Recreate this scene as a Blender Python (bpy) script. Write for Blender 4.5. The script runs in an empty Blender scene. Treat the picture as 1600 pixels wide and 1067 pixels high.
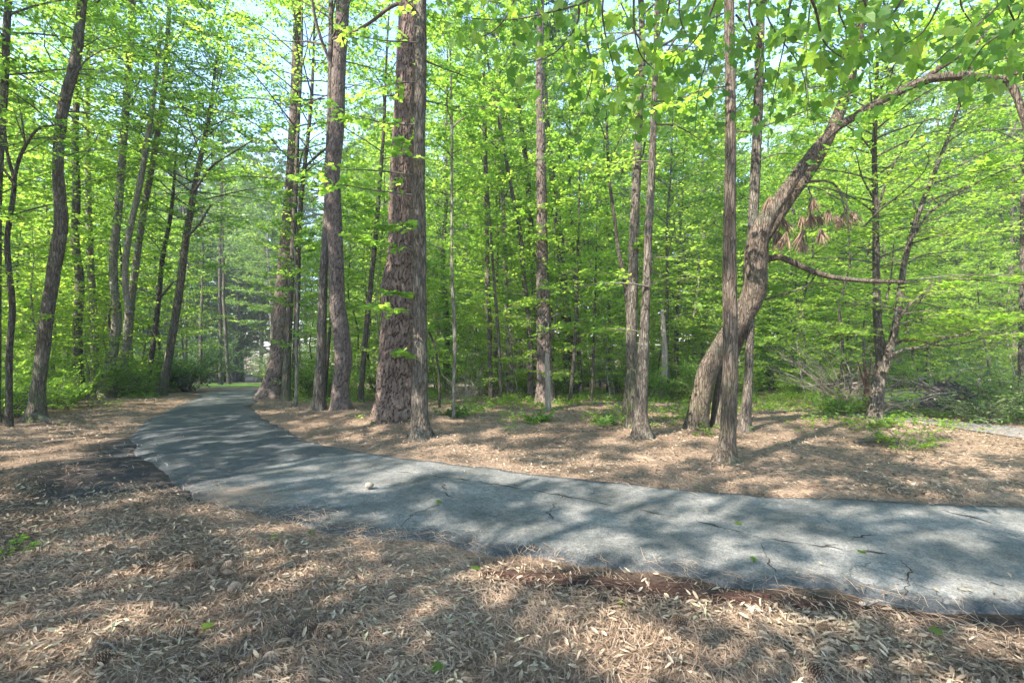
import bpy, math, random
import numpy as np
from mathutils import Vector

# ------------------------------------------------------------------ camera, sky, sun, exposure
SC = bpy.context.scene
COL = SC.collection
EYE = 1.6                      # eye height in metres
F = 755.0                      # focal length in pixels of a 1600 wide picture (17 mm lens)
cam_d = bpy.data.cameras.new('camera')
cam_d.sensor_width = 36.0
cam_d.lens = 17.0
cam_d.clip_start = 0.05
cam_d.clip_end = 2000.0
cam = bpy.data.objects.new('camera', cam_d)
cam.location = (0, 0, EYE)
cam.rotation_euler = (math.radians(90), 0, 0)
COL.objects.link(cam)
SC.camera = cam

TO_SUN = Vector((-0.75, -0.60, 0.90)).normalized()
SUN_EL = math.asin(TO_SUN.z)
SUN_AZ = math.atan2(TO_SUN.x, TO_SUN.y)          # clockwise from +Y
world = bpy.data.worlds.new('World')
SC.world = world
world.use_nodes = True
wn = world.node_tree.nodes
wl = world.node_tree.links
wn.clear()
sky = wn.new('ShaderNodeTexSky')
sky.sky_type = 'NISHITA'
sky.sun_disc = False
sky.sun_elevation = SUN_EL
sky.sun_rotation = SUN_AZ
sky.altitude = 200.0
sky.air_density = 1.0
sky.dust_density = 0.3
sky.ozone_density = 1.6
bg = wn.new('ShaderNodeBackground')
bg.inputs['Strength'].default_value = 0.11
wo = wn.new('ShaderNodeOutputWorld')
wl.new(sky.outputs[0], bg.inputs[0])
wl.new(bg.outputs[0], wo.inputs[0])

sun_d = bpy.data.lights.new('sun', 'SUN')
sun_d.energy = 2.85
sun_d.angle = math.radians(0.53)
sun_d.color = (1.0, 0.95, 0.87)
sun = bpy.data.objects.new('sun', sun_d)
sun.rotation_euler = (-TO_SUN).to_track_quat('-Z', 'Y').to_euler()
sun.location = (-10, -10, 30)
COL.objects.link(sun)

SC.view_settings.view_transform = 'Standard'
SC.view_settings.look = 'None'
SC.view_settings.gamma = 1.0
SC.view_settings.exposure = 2.8
SC.render.engine = 'CYCLES'
cy = SC.cycles
cy.max_bounces = 8
cy.diffuse_bounces = 5
cy.glossy_bounces = 2
cy.transmission_bounces = 6
cy.transparent_max_bounces = 8
cy.caustics_reflective = False
cy.caustics_refractive = False
cy.use_denoising = True
cy.sample_clamp_indirect = 6.0

# ------------------------------------------------------------------ numeric helpers
def rng_of(seed):
    return np.random.default_rng(seed)

def nrm(v):
    return v / np.maximum(np.linalg.norm(v, axis=-1, keepdims=True), 1e-9)

def _hash(ix, iy, iz):
    n = (ix * 374761393 + iy * 668265263 + iz * 2147483647 + 1013904223) & 0xFFFFFFFF
    n = ((n ^ (n >> 13)) * 1274126177) & 0xFFFFFFFF
    n = (n ^ (n >> 16)) & 0xFFFFFFFF
    return n.astype(np.float64) / 4294967295.0

def vnoise(x, y, z=None):
    """value noise in 0..1"""
    x = np.asarray(x, float); y = np.asarray(y, float)
    z = np.zeros_like(x) if z is None else np.asarray(z, float)
    ix = np.floor(x).astype(np.int64); iy = np.floor(y).astype(np.int64); iz = np.floor(z).astype(np.int64)
    fx = x - ix; fy = y - iy; fz = z - iz
    fx = fx * fx * (3 - 2 * fx); fy = fy * fy * (3 - 2 * fy); fz = fz * fz * (3 - 2 * fz)
    r = 0
    for a in (0, 1):
        for b in (0, 1):
            for c in (0, 1):
                w = (fx if a else 1 - fx) * (fy if b else 1 - fy) * (fz if c else 1 - fz)
                r = r + w * _hash(ix + a, iy + b, iz + c)
    return r

def fbm(x, y, z=None, o=3):
    r = 0; a = 0.5; s = 1.0
    for k in range(o):
        r = r + a * (vnoise(x * s + 17.3 * k, y * s + 5.1 * k, None if z is None else z * s) - 0.5)
        a *= 0.5; s *= 2.03
    return r

def sstep(a, b, x):
    t = np.clip((x - a) / (b - a), 0, 1)
    return t * t * (3 - 2 * t)

def catmull(P, n):
    P = np.asarray(P, float)
    Q = np.vstack([2 * P[0] - P[1], P, 2 * P[-1] - P[-2]])
    m = len(P) - 1
    t = np.linspace(0, m, n)
    i = np.minimum(t.astype(int), m - 1)
    f = (t - i)[:, None]
    p0, p1, p2, p3 = Q[i], Q[i + 1], Q[i + 2], Q[i + 3]
    return 0.5 * (2 * p1 + (p2 - p0) * f + (2 * p0 - 5 * p1 + 4 * p2 - p3) * f ** 2 + (3 * p1 - p0 - 3 * p2 + p3) * f ** 3)

def resample(P, s):
    """P rows (x,y,z,r); s = arc positions"""
    L = np.r_[0, np.cumsum(np.linalg.norm(np.diff(P[:, :3], axis=0), axis=1))]
    return np.stack([np.interp(s, L, P[:, k]) for k in range(P.shape[1])], 1), L[-1]

class MB:
    """collects vertices, quads, triangles and one float per vertex"""
    def __init__(self):
        self.v = []; self.q = []; self.t = []; self.a = []; self.n = 0; self.qm = []; self.tm = []
    def add(self, v, quads=None, tris=None, a=0.0, mat=0):
        v = np.asarray(v, float).reshape(-1, 3)
        self.v.append(v)
        self.a.append(np.broadcast_to(np.asarray(a, float), (len(v),)).copy())
        if quads is not None and len(quads):
            self.q.append(np.asarray(quads) + self.n); self.qm.append(np.full(len(quads), mat))
        if tris is not None and len(tris):
            self.t.append(np.asarray(tris) + self.n); self.tm.append(np.full(len(tris), mat))
        self.n += len(v)
        return self
    def mesh(self, name, mats, smooth=False):
        me = bpy.data.meshes.new(name)
        v = np.concatenate(self.v) if self.v else np.zeros((0, 3))
        q = np.concatenate(self.q) if self.q else np.zeros((0, 4), int)
        t = np.concatenate(self.t) if self.t else np.zeros((0, 3), int)
        mi = np.concatenate(self.qm + self.tm) if (self.qm or self.tm) else np.zeros(0, int)
        me.vertices.add(len(v)); me.vertices.foreach_set('co', v.astype(np.float32).ravel())
        loops = np.concatenate([q.ravel(), t.ravel()]).astype(np.int32)
        me.loops.add(len(loops)); me.loops.foreach_set('vertex_index', loops)
        npoly = len(q) + len(t)
        me.polygons.add(npoly)
        starts = np.concatenate([np.arange(len(q)) * 4, len(q) * 4 + np.arange(len(t)) * 3]).astype(np.int32)
        me.polygons.foreach_set('loop_start', starts)
        for m in (mats if isinstance(mats, (list, tuple)) else [mats]):
            me.materials.append(m)
        if mi.any():
            me.polygons.foreach_set('material_index', mi.astype(np.int32))
        me.polygons.foreach_set('use_smooth', np.full(npoly, smooth))
        at = me.attributes.new('lv', 'FLOAT', 'POINT')
        at.data.foreach_set('value', np.concatenate(self.a).astype(np.float32) if self.a else np.zeros(0, np.float32))
        me.update(calc_edges=True)
        me.validate()
        return me
    def build(self, name, mats, parent=None, smooth=False, origin=None):
        if origin is not None:
            o = np.asarray(origin, float)
            self.v = [x - o for x in self.v]
        ob = bpy.data.objects.new(name, self.mesh(name, mats, smooth))
        COL.objects.link(ob)
        if parent is not None:
            ob.parent = parent
        elif origin is not None:
            ob.location = origin
        return ob

def tag(o, label=None, cat=None, group=None, kind=None):
    if label: o['label'] = label
    if cat: o['category'] = cat
    if group: o['group'] = group
    if kind: o['kind'] = kind
    return o

def empty(name, loc=(0, 0, 0), rz=0.0):
    e = bpy.data.objects.new(name, None)
    e.empty_display_size = 0.2
    e.location = loc
    e.rotation_euler = (0, 0, rz)
    COL.objects.link(e)
    return e

def copy_tree(o, parent=None):
    c = o.copy(); COL.objects.link(c)
    if parent is not None: c.parent = parent
    for ch in list(o.children):
        copy_tree(ch, c)
    return c

def tubes(P, R, sides=4, cap=True, a=0.0):
    """P (n,k,3), R (n,k) -> verts, quads, tris of n tubes"""
    P = np.asarray(P, float); R = np.asarray(R, float)
    n, k, _ = P.shape
    T = np.empty_like(P)
    T[:, 1:-1] = P[:, 2:] - P[:, :-2]; T[:, 0] = P[:, 1] - P[:, 0]; T[:, -1] = P[:, -1] - P[:, -2]
    T = nrm(T)
    ref = np.where(np.abs(T[:, :1, 2:3]) > 0.75, np.array([0.0, 1.0, 0.0]), np.array([0.0, 0.0, 1.0]))
    ref = np.broadcast_to(ref, T.shape)
    A = nrm(np.cross(ref, T)); B = np.cross(T, A)
    th = np.linspace(0, 2 * np.pi, sides, endpoint=False)
    V = P[:, :, None, :] + R[:, :, None, None] * (A[:, :, None, :] * np.cos(th)[:, None] + B[:, :, None, :] * np.sin(th)[:, None])
    idx = np.arange(n * k * sides).reshape(n, k, sides)
    nx = np.roll(idx, -1, axis=2)
    Q = np.stack([idx[:, :-1], nx[:, :-1], nx[:, 1:], idx[:, 1:]], -1).reshape(-1, 4)
    tr = None
    if cap:
        ends = []
        for s in range(1, sides - 1):
            ends.append(np.stack([idx[:, -1, 0], idx[:, -1, s], idx[:, -1, s + 1]], -1))
            ends.append(np.stack([idx[:, 0, 0], idx[:, 0, s + 1], idx[:, 0, s]], -1))
        tr = np.concatenate(ends)
    return V.reshape(-1, 3), Q, tr

# ------------------------------------------------------------------ materials (procedural)
def mat_new(name):
    m = bpy.data.materials.new(name)
    m.use_nodes = True
    nt = m.node_tree
    nt.nodes.clear()
    return m, nt.nodes, nt.links

def N(nodes, kind, **kw):
    n = nodes.new(kind)
    for k, v in kw.items():
        if k.startswith('i_'):
            n.inputs[k[2:].replace('_', ' ')].default_value = v
        else:
            setattr(n, k, v)
    return n

def ramp(nodes, stops, interp='LINEAR'):
    r = nodes.new('ShaderNodeValToRGB')
    cr = r.color_ramp
    cr.interpolation = interp
    while len(cr.elements) < len(stops):
        cr.elements.new(0.5)
    for e, (p, c) in zip(cr.elements, stops):
        e.position = p
        e.color = (c[0], c[1], c[2], 1) if len(c) == 3 else c
    return r

def leaf_material(name, stops, tstops, trans=0.5, gloss=0.05, rough=0.45):
    m, n, l = mat_new(name)
    at = N(n, 'ShaderNodeAttribute', attribute_name='lv')
    r1 = ramp(n, stops); r2 = ramp(n, tstops)
    l.new(at.outputs['Fac'], r1.inputs[0]); l.new(at.outputs['Fac'], r2.inputs[0])
    d = N(n, 'ShaderNodeBsdfDiffuse'); t = N(n, 'ShaderNodeBsdfTranslucent')
    l.new(r1.outputs[0], d.inputs['Color']); l.new(r2.outputs[0], t.inputs['Color'])
    mx = N(n, 'ShaderNodeMixShader'); mx.inputs[0].default_value = trans
    l.new(d.outputs[0], mx.inputs[1]); l.new(t.outputs[0], mx.inputs[2])
    g = N(n, 'ShaderNodeBsdfGlossy'); g.inputs['Roughness'].default_value = rough
    g.inputs['Color'].default_value = (0.8, 0.85, 0.8, 1)
    mg = N(n, 'ShaderNodeMixShader'); mg.inputs[0].default_value = gloss
    l.new(mx.outputs[0], mg.inputs[1]); l.new(g.outputs[0], mg.inputs[2])
    o = N(n, 'ShaderNodeOutputMaterial'); l.new(mg.outputs[0], o.inputs[0])
    return m

def bark_material(name, cols, scale=(9, 9, 1.6), bump=0.5, lichen=0.25, moss=0.0, lichen_col=(0.19, 0.205, 0.165), plates=False):
    m, n, l = mat_new(name)
    tc = N(n, 'ShaderNodeTexCoord')
    mp = N(n, 'ShaderNodeMapping'); mp.inputs['Scale'].default_value = scale
    l.new(tc.outputs['Object'], mp.inputs[0])
    n1 = N(n, 'ShaderNodeTexNoise', i_Scale=3.0, i_Detail=7.0, i_Roughness=0.72, i_Distortion=0.9)
    l.new(mp.outputs[0], n1.inputs['Vector'])
    r = ramp(n, [(0.36, cols[0]), (0.5, cols[1]), (0.64, cols[2])])
    l.new(n1.outputs['Fac'], r.inputs[0])
    col = r.outputs[0]
    mp2 = N(n, 'ShaderNodeMapping'); mp2.inputs['Scale'].default_value = (scale[0] * 1.3, scale[1] * 1.3, scale[2] * 0.7)
    l.new(tc.outputs['Object'], mp2.inputs[0])
    vo = N(n, 'ShaderNodeTexVoronoi', feature='DISTANCE_TO_EDGE', i_Scale=2.6)
    dn = N(n, 'ShaderNodeTexNoise', i_Scale=2.0, i_Detail=3.0); l.new(mp2.outputs[0], dn.inputs['Vector'])
    dv = N(n, 'ShaderNodeVectorMath', operation='SCALE'); dv.inputs['Scale'].default_value = 0.9; l.new(dn.outputs['Color'], dv.inputs[0])
    da = N(n, 'ShaderNodeVectorMath', operation='ADD'); l.new(mp2.outputs[0], da.inputs[0]); l.new(dv.outputs[0], da.inputs[1]); l.new(da.outputs[0], vo.inputs['Vector'])
    fur = ramp(n, [(0.0, (0, 0, 0)), (0.16, (1, 1, 1))]); l.new(vo.outputs['Distance'], fur.inputs[0])
    hadd = N(n, 'ShaderNodeMath', operation='MULTIPLY_ADD'); l.new(fur.outputs[0], hadd.inputs[0]); hadd.inputs[1].default_value = 0.0 if plates else 0.5; l.new(n1.outputs['Fac'], hadd.inputs[2])
    if not plates:
        fr = ramp(n, [(0.0, (0.74, 0.70, 0.67)), (1.0, (1.24, 1.24, 1.24))]); l.new(fur.outputs[0], fr.inputs[0])
        mf = N(n, 'ShaderNodeMix', data_type='RGBA', blend_type='MULTIPLY'); mf.inputs[0].default_value = 1.0
        l.new(col, mf.inputs[6]); l.new(fr.outputs[0], mf.inputs[7]); col = mf.outputs[2]
    if plates:
        at = N(n, 'ShaderNodeAttribute', attribute_name='lv')
        rp = ramp(n, [(0.0, (0.36, 0.28, 0.24)), (0.25, (0.8, 0.74, 0.7)), (0.55, (1.1, 1.0, 0.93)), (1.0, (1.6, 1.45, 1.35))])
        l.new(at.outputs['Fac'], rp.inputs[0])
        mu = N(n, 'ShaderNodeMix', data_type='RGBA', blend_type='MULTIPLY'); mu.inputs[0].default_value = 1.0
        l.new(col, mu.inputs[6]); l.new(rp.outputs[0], mu.inputs[7]); col = mu.outputs[2]
    # lichen patches
    n2 = N(n, 'ShaderNodeTexNoise', i_Scale=2.3, i_Detail=5.0, i_Roughness=0.7)
    l.new(tc.outputs['Object'], n2.inputs['Vector'])
    rl = ramp(n, [(0.53, (0, 0, 0)), (0.66, (lichen, lichen, lichen))])
    l.new(n2.outputs['Fac'], rl.inputs[0])
    ml = N(n, 'ShaderNodeMix', data_type='RGBA')
    l.new(rl.outputs[0], ml.inputs[0]); l.new(col, ml.inputs[6]); ml.inputs[7].default_value = (*lichen_col, 1)
    col = ml.outputs[2]
    if moss > 0:
        sp = N(n, 'ShaderNodeSeparateXYZ'); l.new(tc.outputs['Object'], sp.inputs[0])
        mr = N(n, 'ShaderNodeMapRange'); mr.inputs[1].default_value = 1.6; mr.inputs[2].default_value = 0.0
        mr.inputs[3].default_value = 0.0; mr.inputs[4].default_value = moss
        l.new(sp.outputs[2], mr.inputs[0])
        n3 = N(n, 'ShaderNodeTexNoise', i_Scale=5.0, i_Detail=4.0)
        l.new(tc.outputs['Object'], n3.inputs['Vector'])
        r3 = ramp(n, [(0.42, (0, 0, 0)), (0.6, (1, 1, 1))]); l.new(n3.outputs['Fac'], r3.inputs[0])
        mm = N(n, 'ShaderNodeMath', operation='MULTIPLY'); l.new(mr.outputs[0], mm.inputs[0]); l.new(r3.outputs[0], mm.inputs[1])
        mo = N(n, 'ShaderNodeMix', data_type='RGBA'); l.new(mm.outputs[0], mo.inputs[0]); l.new(col, mo.inputs[6])
        mo.inputs[7].default_value = (0.10, 0.14, 0.03, 1); col = mo.outputs[2]
    b = N(n, 'ShaderNodeBump'); b.inputs['Strength'].default_value = bump; b.inputs['Distance'].default_value = 0.06
    l.new(hadd.outputs[0], b.inputs['Height'])
    p = N(n, 'ShaderNodeBsdfPrincipled'); p.inputs['Roughness'].default_value = 0.9
    p.inputs['Specular IOR Level'].default_value = 0.2
    l.new(col, p.inputs['Base Color']); l.new(b.outputs[0], p.inputs['Normal'])
    o = N(n, 'ShaderNodeOutputMaterial'); l.new(p.outputs[0], o.inputs[0])
    return m

def attr_material(name, stops, rough=0.85, trans=0.0, spec=0.2, noise=0.0, nscale=60.0):
    m, n, l = mat_new(name)
    at = N(n, 'ShaderNodeAttribute', attribute_name='lv')
    r1 = ramp(n, stops); l.new(at.outputs['Fac'], r1.inputs[0])
    col = r1.outputs[0]
    if noise > 0:
        tc = N(n, 'ShaderNodeTexCoord')
        nz = N(n, 'ShaderNodeTexNoise', i_Scale=nscale, i_Detail=3.0); l.new(tc.outputs['Object'], nz.inputs['Vector'])
        rn = ramp(n, [(0.3, (1 - noise,) * 3), (0.7, (1 + noise * 0.5,) * 3)]); l.new(nz.outputs['Fac'], rn.inputs[0])
        mu = N(n, 'ShaderNodeMix', data_type='RGBA', blend_type='MULTIPLY'); mu.inputs[0].default_value = 1.0
        l.new(col, mu.inputs[6]); l.new(rn.outputs[0], mu.inputs[7]); col = mu.outputs[2]
    p = N(n, 'ShaderNodeBsdfPrincipled'); p.inputs['Roughness'].default_value = rough
    p.inputs['Specular IOR Level'].default_value = spec
    l.new(col, p.inputs['Base Color'])
    out = p.outputs[0]
    if trans > 0:
        t = N(n, 'ShaderNodeBsdfTranslucent'); l.new(col, t.inputs['Color'])
        mx = N(n, 'ShaderNodeMixShader'); mx.inputs[0].default_value = trans
        l.new(out, mx.inputs[1]); l.new(t.outputs[0], mx.inputs[2]); out = mx.outputs[0]
    o = N(n, 'ShaderNodeOutputMaterial'); l.new(out, o.inputs[0])
    return m

M = {}
M['maple'] = leaf_material('maple_leaf',
    [(0, (0.065, 0.14, 0.02)), (0.5, (0.11, 0.19, 0.027)), (1, (0.17, 0.24, 0.035))],
    [(0, (0.24, 0.47, 0.045)), (0.5, (0.38, 0.61, 0.06)), (1, (0.54, 0.70, 0.08))], 0.65, 0.02, 0.55)
M['oak'] = leaf_material('oak_leaf',
    [(0, (0.04, 0.10, 0.02)), (0.5, (0.06, 0.14, 0.025)), (1, (0.10, 0.19, 0.035))],
    [(0, (0.14, 0.29, 0.04)), (0.5, (0.22, 0.39, 0.05)), (1, (0.33, 0.48, 0.07))], 0.48, 0.02, 0.55)
M['hang'] = leaf_material('shaded_hanging_leaf',
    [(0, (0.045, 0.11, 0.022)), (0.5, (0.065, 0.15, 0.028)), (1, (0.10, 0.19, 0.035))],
    [(0, (0.15, 0.33, 0.035)), (0.5, (0.23, 0.42, 0.045)), (1, (0.42, 0.58, 0.07))], 0.56, 0.015, 0.55)  # maple green darkened: shade painted into the overhanging leaves
def add_veins(m):
    n, l = m.node_tree.nodes, m.node_tree.links
    tc = N(n, 'ShaderNodeTexCoord'); sp = N(n, 'ShaderNodeSeparateXYZ'); l.new(tc.outputs['Object'], sp.inputs[0])
    ab = N(n, 'ShaderNodeMath', operation='ABSOLUTE'); l.new(sp.outputs[0], ab.inputs[0])
    v1 = N(n, 'ShaderNodeMath', operation='MULTIPLY_ADD'); l.new(sp.outputs[1], v1.inputs[0]); v1.inputs[1].default_value = -1.15; l.new(ab.outputs[0], v1.inputs[2])
    a1 = N(n, 'ShaderNodeMath', operation='ABSOLUTE'); l.new(v1.outputs[0], a1.inputs[0])
    mn = N(n, 'ShaderNodeMath', operation='MINIMUM'); l.new(ab.outputs[0], mn.inputs[0]); l.new(a1.outputs[0], mn.inputs[1])
    r = ramp(n, [(0.008, (1, 1, 1)), (0.03, (0, 0, 0))]); l.new(mn.outputs[0], r.inputs[0])
    for nd in [q for q in n if q.type in ('BSDF_DIFFUSE', 'BSDF_TRANSLUCENT')]:
        src = nd.inputs['Color'].links[0].from_socket
        mx = N(n, 'ShaderNodeMix', data_type='RGBA'); l.new(r.outputs[0], mx.inputs[0]); l.new(src, mx.inputs[6]); mx.inputs[7].default_value = (0.22, 0.30, 0.08, 1)
        l.new(mx.outputs[2], nd.inputs['Color'])
M['vein'] = leaf_material('veined_leaf',
    [(0, (0.05, 0.12, 0.022)), (0.5, (0.075, 0.165, 0.028)), (1, (0.12, 0.21, 0.035))],
    [(0, (0.22, 0.44, 0.035)), (0.5, (0.36, 0.56, 0.045)), (1, (0.52, 0.66, 0.07))], 0.66, 0.02, 0.5)
add_veins(M['vein'])
M['pale'] = leaf_material('pale_leaf',
    [(0, (0.09, 0.16, 0.05)), (0.5, (0.13, 0.21, 0.065)), (1, (0.19, 0.27, 0.085))],
    [(0, (0.17, 0.30, 0.06)), (0.5, (0.24, 0.38, 0.075)), (1, (0.32, 0.46, 0.10))], 0.42)
M['needle'] = leaf_material('pine_needle',
    [(0, (0.03, 0.075, 0.02)), (0.5, (0.05, 0.10, 0.025)), (1, (0.08, 0.13, 0.03))],
    [(0, (0.06, 0.13, 0.03)), (1, (0.12, 0.20, 0.05))], 0.3)
M['grass'] = leaf_material('grass_blade',
    [(0, (0.07, 0.15, 0.02)), (1, (0.16, 0.24, 0.04))], [(0, (0.12, 0.26, 0.03)), (1, (0.24, 0.36, 0.05))], 0.4)
M['dead_needle'] = attr_material('dead_needle', [(0, (0.16, 0.10, 0.065)), (0.5, (0.26, 0.17, 0.115)), (1, (0.36, 0.26, 0.18))], 0.8, 0.25)
M['litter'] = attr_material('litter_leaf',
    [(0, (0.0872, 0.0635, 0.0433)), (0.25, (0.2092, 0.1477, 0.0966)), (0.55, (0.3605, 0.2713, 0.1819)), (0.8, (0.5000, 0.3866, 0.2615)), (0.93, (0.5698, 0.4848, 0.3523)), (1, (0.3489, 0.3463, 0.1591))], 0.75, 0.15, 0.3, 0.25, 90)
M['straw'] = attr_material('straw_needle', [(0, (0.1619, 0.0965, 0.0608)), (0.5, (0.3021, 0.2028, 0.1344)), (1, (0.4639, 0.3618, 0.2630))], 0.7, 0.1, 0.3)
M['cone'] = attr_material('cone_scale', [(0, (0.07, 0.045, 0.03)), (0.5, (0.19, 0.13, 0.085)), (1, (0.36, 0.29, 0.22))], 0.8)
M['stone'] = attr_material('stone', [(0, (0.24, 0.20, 0.16)), (1, (0.30, 0.26, 0.21))], 0.9, noise=0.4, nscale=25)
M['pine_bark'] = bark_material('pine_bark', [(0.0574, 0.0450, 0.0395), (0.1055, 0.0861, 0.0759), (0.1748, 0.1473, 0.1310)], (7, 7, 3), 0.6, 0.3, 0, (0.1656, 0.1521, 0.1400), plates=True)
M['red_pine_bark'] = bark_material('red_pine_bark', [(0.0647, 0.0464, 0.0388), (0.1189, 0.0886, 0.0747), (0.1967, 0.1515, 0.1286)], (7, 7, 3), 0.6, 0.3, 0, (0.1656, 0.1521, 0.1400), plates=True)
M['oak_bark'] = bark_material('oak_bark', [(0.0601, 0.0474, 0.0367), (0.1207, 0.0987, 0.0764), (0.2017, 0.1696, 0.1333)], (7, 7, 2.0), 1.0, 0.45, 0.0)
M['moss_bark'] = bark_material('moss_bark', [(0.0643, 0.0514, 0.0385), (0.1207, 0.0987, 0.0764), (0.1935, 0.1617, 0.1259)], (7, 7, 2.0), 1.0, 0.45, 0.75)
M['dark_bark'] = bark_material('dark_bark', [(0.0375, 0.0295, 0.0238), (0.0750, 0.0606, 0.0474), (0.1251, 0.1023, 0.0827)], (7, 7, 2.2), 1.0, 0.3, 0.3)
M['smooth_bark'] = bark_material('smooth_bark', [(0.1194, 0.1025, 0.0818), (0.1836, 0.1612, 0.1315), (0.2563, 0.2281, 0.1886)], (4.5, 4.5, 2.0), 0.8, 0.6, 0.25, (0.2408, 0.2415, 0.1842))
M['bent_bark'] = bark_material('bent_bark', [(0.0748, 0.0552, 0.0412), (0.1267, 0.0954, 0.0706), (0.1796, 0.1413, 0.1073)], (7, 7, 1.8), 1.0, 0.45, 0.2, (0.1695, 0.1737, 0.1221))
M['twig'] = bark_material('twig_bark', [(0.05, 0.04, 0.032), (0.09, 0.075, 0.06), (0.15, 0.13, 0.105)], (20, 20, 8), 0.2, 0.3)
M['dead_wood'] = bark_material('dead_wood', [(0.17, 0.14, 0.11), (0.30, 0.25, 0.20), (0.42, 0.37, 0.31)], (16, 16, 1.5), 0.6, 0.2)
M['red_wood'] = bark_material('red_wood', [(0.11, 0.055, 0.04), (0.20, 0.10, 0.07), (0.28, 0.16, 0.11)], (16, 16, 2.0), 0.8, 0.05)
M['strip_bark'] = bark_material('strip_bark', [(0.045, 0.022, 0.015), (0.095, 0.05, 0.034), (0.16, 0.09, 0.065)], (4, 30, 30), 0.8, 0.05)

# ------------------------------------------------------------------ terrain
def h_base(x, y):
    x = np.asarray(x, float); y = np.asarray(y, float)
    t = np.minimum((y - 14.0) / 3.0, 22.0)
    h = -0.075 * 3.0 * np.log1p(np.exp(t))
    h = h + 0.17 * np.exp(-((x + 2.25) ** 2 / 1.3 + (y - 9.7) ** 2 / 0.9))
    h = h + 0.09 * np.exp(-((x + 3.9) ** 2 / 2.5 + (y - 11.4) ** 2 / 1.5))
    h = h + 0.10 * np.exp(-((x - 4.2) ** 2 / 9.0 + (y - 10.0) ** 2 / 3.0))
    return h

def ray_ground(px, py):
    sx = (px - 800.0) / F; sz = -(py - 533.5) / F
    lo, hi = 1.0, 160.0
    for d in np.arange(1.0, 160.0, 0.25):
        if EYE + sz * d < float(h_base(sx * d, d)):
            hi = d; lo = d - 0.25
            break
    for _ in range(30):
        m = 0.5 * (lo + hi)
        if EYE + sz * m < float(h_base(sx * m, m)): hi = m
        else: lo = m
    d = 0.5 * (lo + hi)
    return np.array([sx * d, d, EYE + sz * d])

def at(px, py, d):
    return np.array([(px - 800.0) / F * d, d, EYE - (py - 533.5) / F * d])

# road stations: near-side edge and far-side edge
ST = [((1750, 985), (1750, 797)), ((1600, 957), (1600, 788)), ((1450, 945), (1450, 783)), ((1300, 925), (1320, 776)),
      ((1150, 912), (1180, 769)), ((1030, 897), (1050, 759)), ((900, 882), (930, 748)), ((760, 872), (830, 738)),
      ((640, 852), (740, 727)), ((520, 832), (660, 718)), ((420, 808), (580, 708)), ((320, 785), (500, 692)),
      ((262, 750), (455, 675)), ((215, 715), (425, 658)), ((205, 685), (400, 643)), ((228, 658), (398, 634)),
      ((268, 638), (404, 625)), ((305, 622), (408, 616)), ((332, 611), (412, 609))]
EA = [ray_ground(*a)[:2] for a, b in ST]; EB = [ray_ground(*b)[:2] for a, b in ST]
EA = [EA[0] + np.array([6.0, -2.2]), EA[0] + np.array([2.5, -0.9])] + EA
EB = [EB[0] + np.array([6.0, -1.6]), EB[0] + np.array([2.5, -0.7])] + EB
EA += [EA[-1] + np.array([0.5, 5.0]), EA[-1] + np.array([3.5, 11.0]), EA[-1] + np.array([9.0, 16.0])]
EB += [EB[-1] + np.array([1.2, 3.0]), EB[-1] + np.array([4.5, 6.5]), EB[-1] + np.array([10.5, 10.5])]
NS = 640
EAc = catmull(np.array(EA), NS); EBc = catmull(np.array(EB), NS)
s_ = np.r_[0, np.cumsum(np.linalg.norm(np.diff(EAc, axis=0), axis=1))]
dirAB = nrm(EBc - EAc)
EAc = EAc + dirAB * (0.36 * fbm(s_ * 1.1, 0 * s_ + 3.3, o=4) + 0.16 * fbm(s_ * 5.0, 0 * s_ + 1.3, o=3))[:, None]
EBc = EBc + dirAB * (0.34 * fbm(s_ * 1.2, 0 * s_ + 9.3, o=4) + 0.18 * fbm(s_ * 4.0, 0 * s_ + 7.3, o=3))[:, None]
ROADPOLY = np.vstack([EAc[::3], EBc[::-3]])

def road_dist(x, y):
    """signed distance to the road outline, negative inside"""
    x = np.asarray(x, float).ravel(); y = np.asarray(y, float).ravel()
    A = ROADPOLY; B = np.roll(ROADPOLY, -1, axis=0)
    dmin = np.full(len(x), 1e9); ins = np.zeros(len(x), bool)
    for a, b in zip(A, B):
        e = b - a
        t = np.clip(((x - a[0]) * e[0] + (y - a[1]) * e[1]) / max(e @ e, 1e-9), 0, 1)
        dmin = np.minimum(dmin, (x - a[0] - t * e[0]) ** 2 + (y - a[1] - t * e[1]) ** 2)
        if a[1] != b[1]:
            c = ((a[1] > y) != (b[1] > y)) & (x < (b[0] - a[0]) * (y - a[1]) / (b[1] - a[1]) + a[0])
            ins ^= c
    d = np.sqrt(dmin)
    return np.where(ins, -d, d)

def h_ground(x, y, rd=None):
    x = np.asarray(x, float); y = np.asarray(y, float)
    if rd is None: rd = road_dist(x, y).reshape(x.shape)
    w = sstep(0.0, 0.6, rd)
    bump = 0.10 * fbm(x * 0.55, y * 0.55, o=2) + 0.05 * fbm(x * 2.3, y * 2.3, o=3)
    return h_base(x, y) + w * (bump + 0.012) - 0.05 * sstep(0.0, 0.12, -rd)

# ground colours carried as a vertex attribute: r soil darkness, g green cover, b lawn
def poly_mask(x, y, pix, soft=0.35):
    P = np.array([ray_ground(*p)[:2] for p in pix])
    d = np.full(x.shape, 1e9); ins = np.zeros(x.shape, bool)
    for a, b in zip(P, np.roll(P, -1, axis=0)):
        e = b - a
        t = np.clip(((x - a[0]) * e[0] + (y - a[1]) * e[1]) / max(e @ e, 1e-9), 0, 1)
        d = np.minimum(d, np.hypot(x - a[0] - t * e[0], y - a[1] - t * e[1]))
        if a[1] != b[1]:
            ins ^= ((a[1] > y) != (b[1] > y)) & (x < (b[0] - a[0]) * (y - a[1]) / (b[1] - a[1]) + a[0])
    return sstep(-soft, soft, np.where(ins, d, -d))

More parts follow.
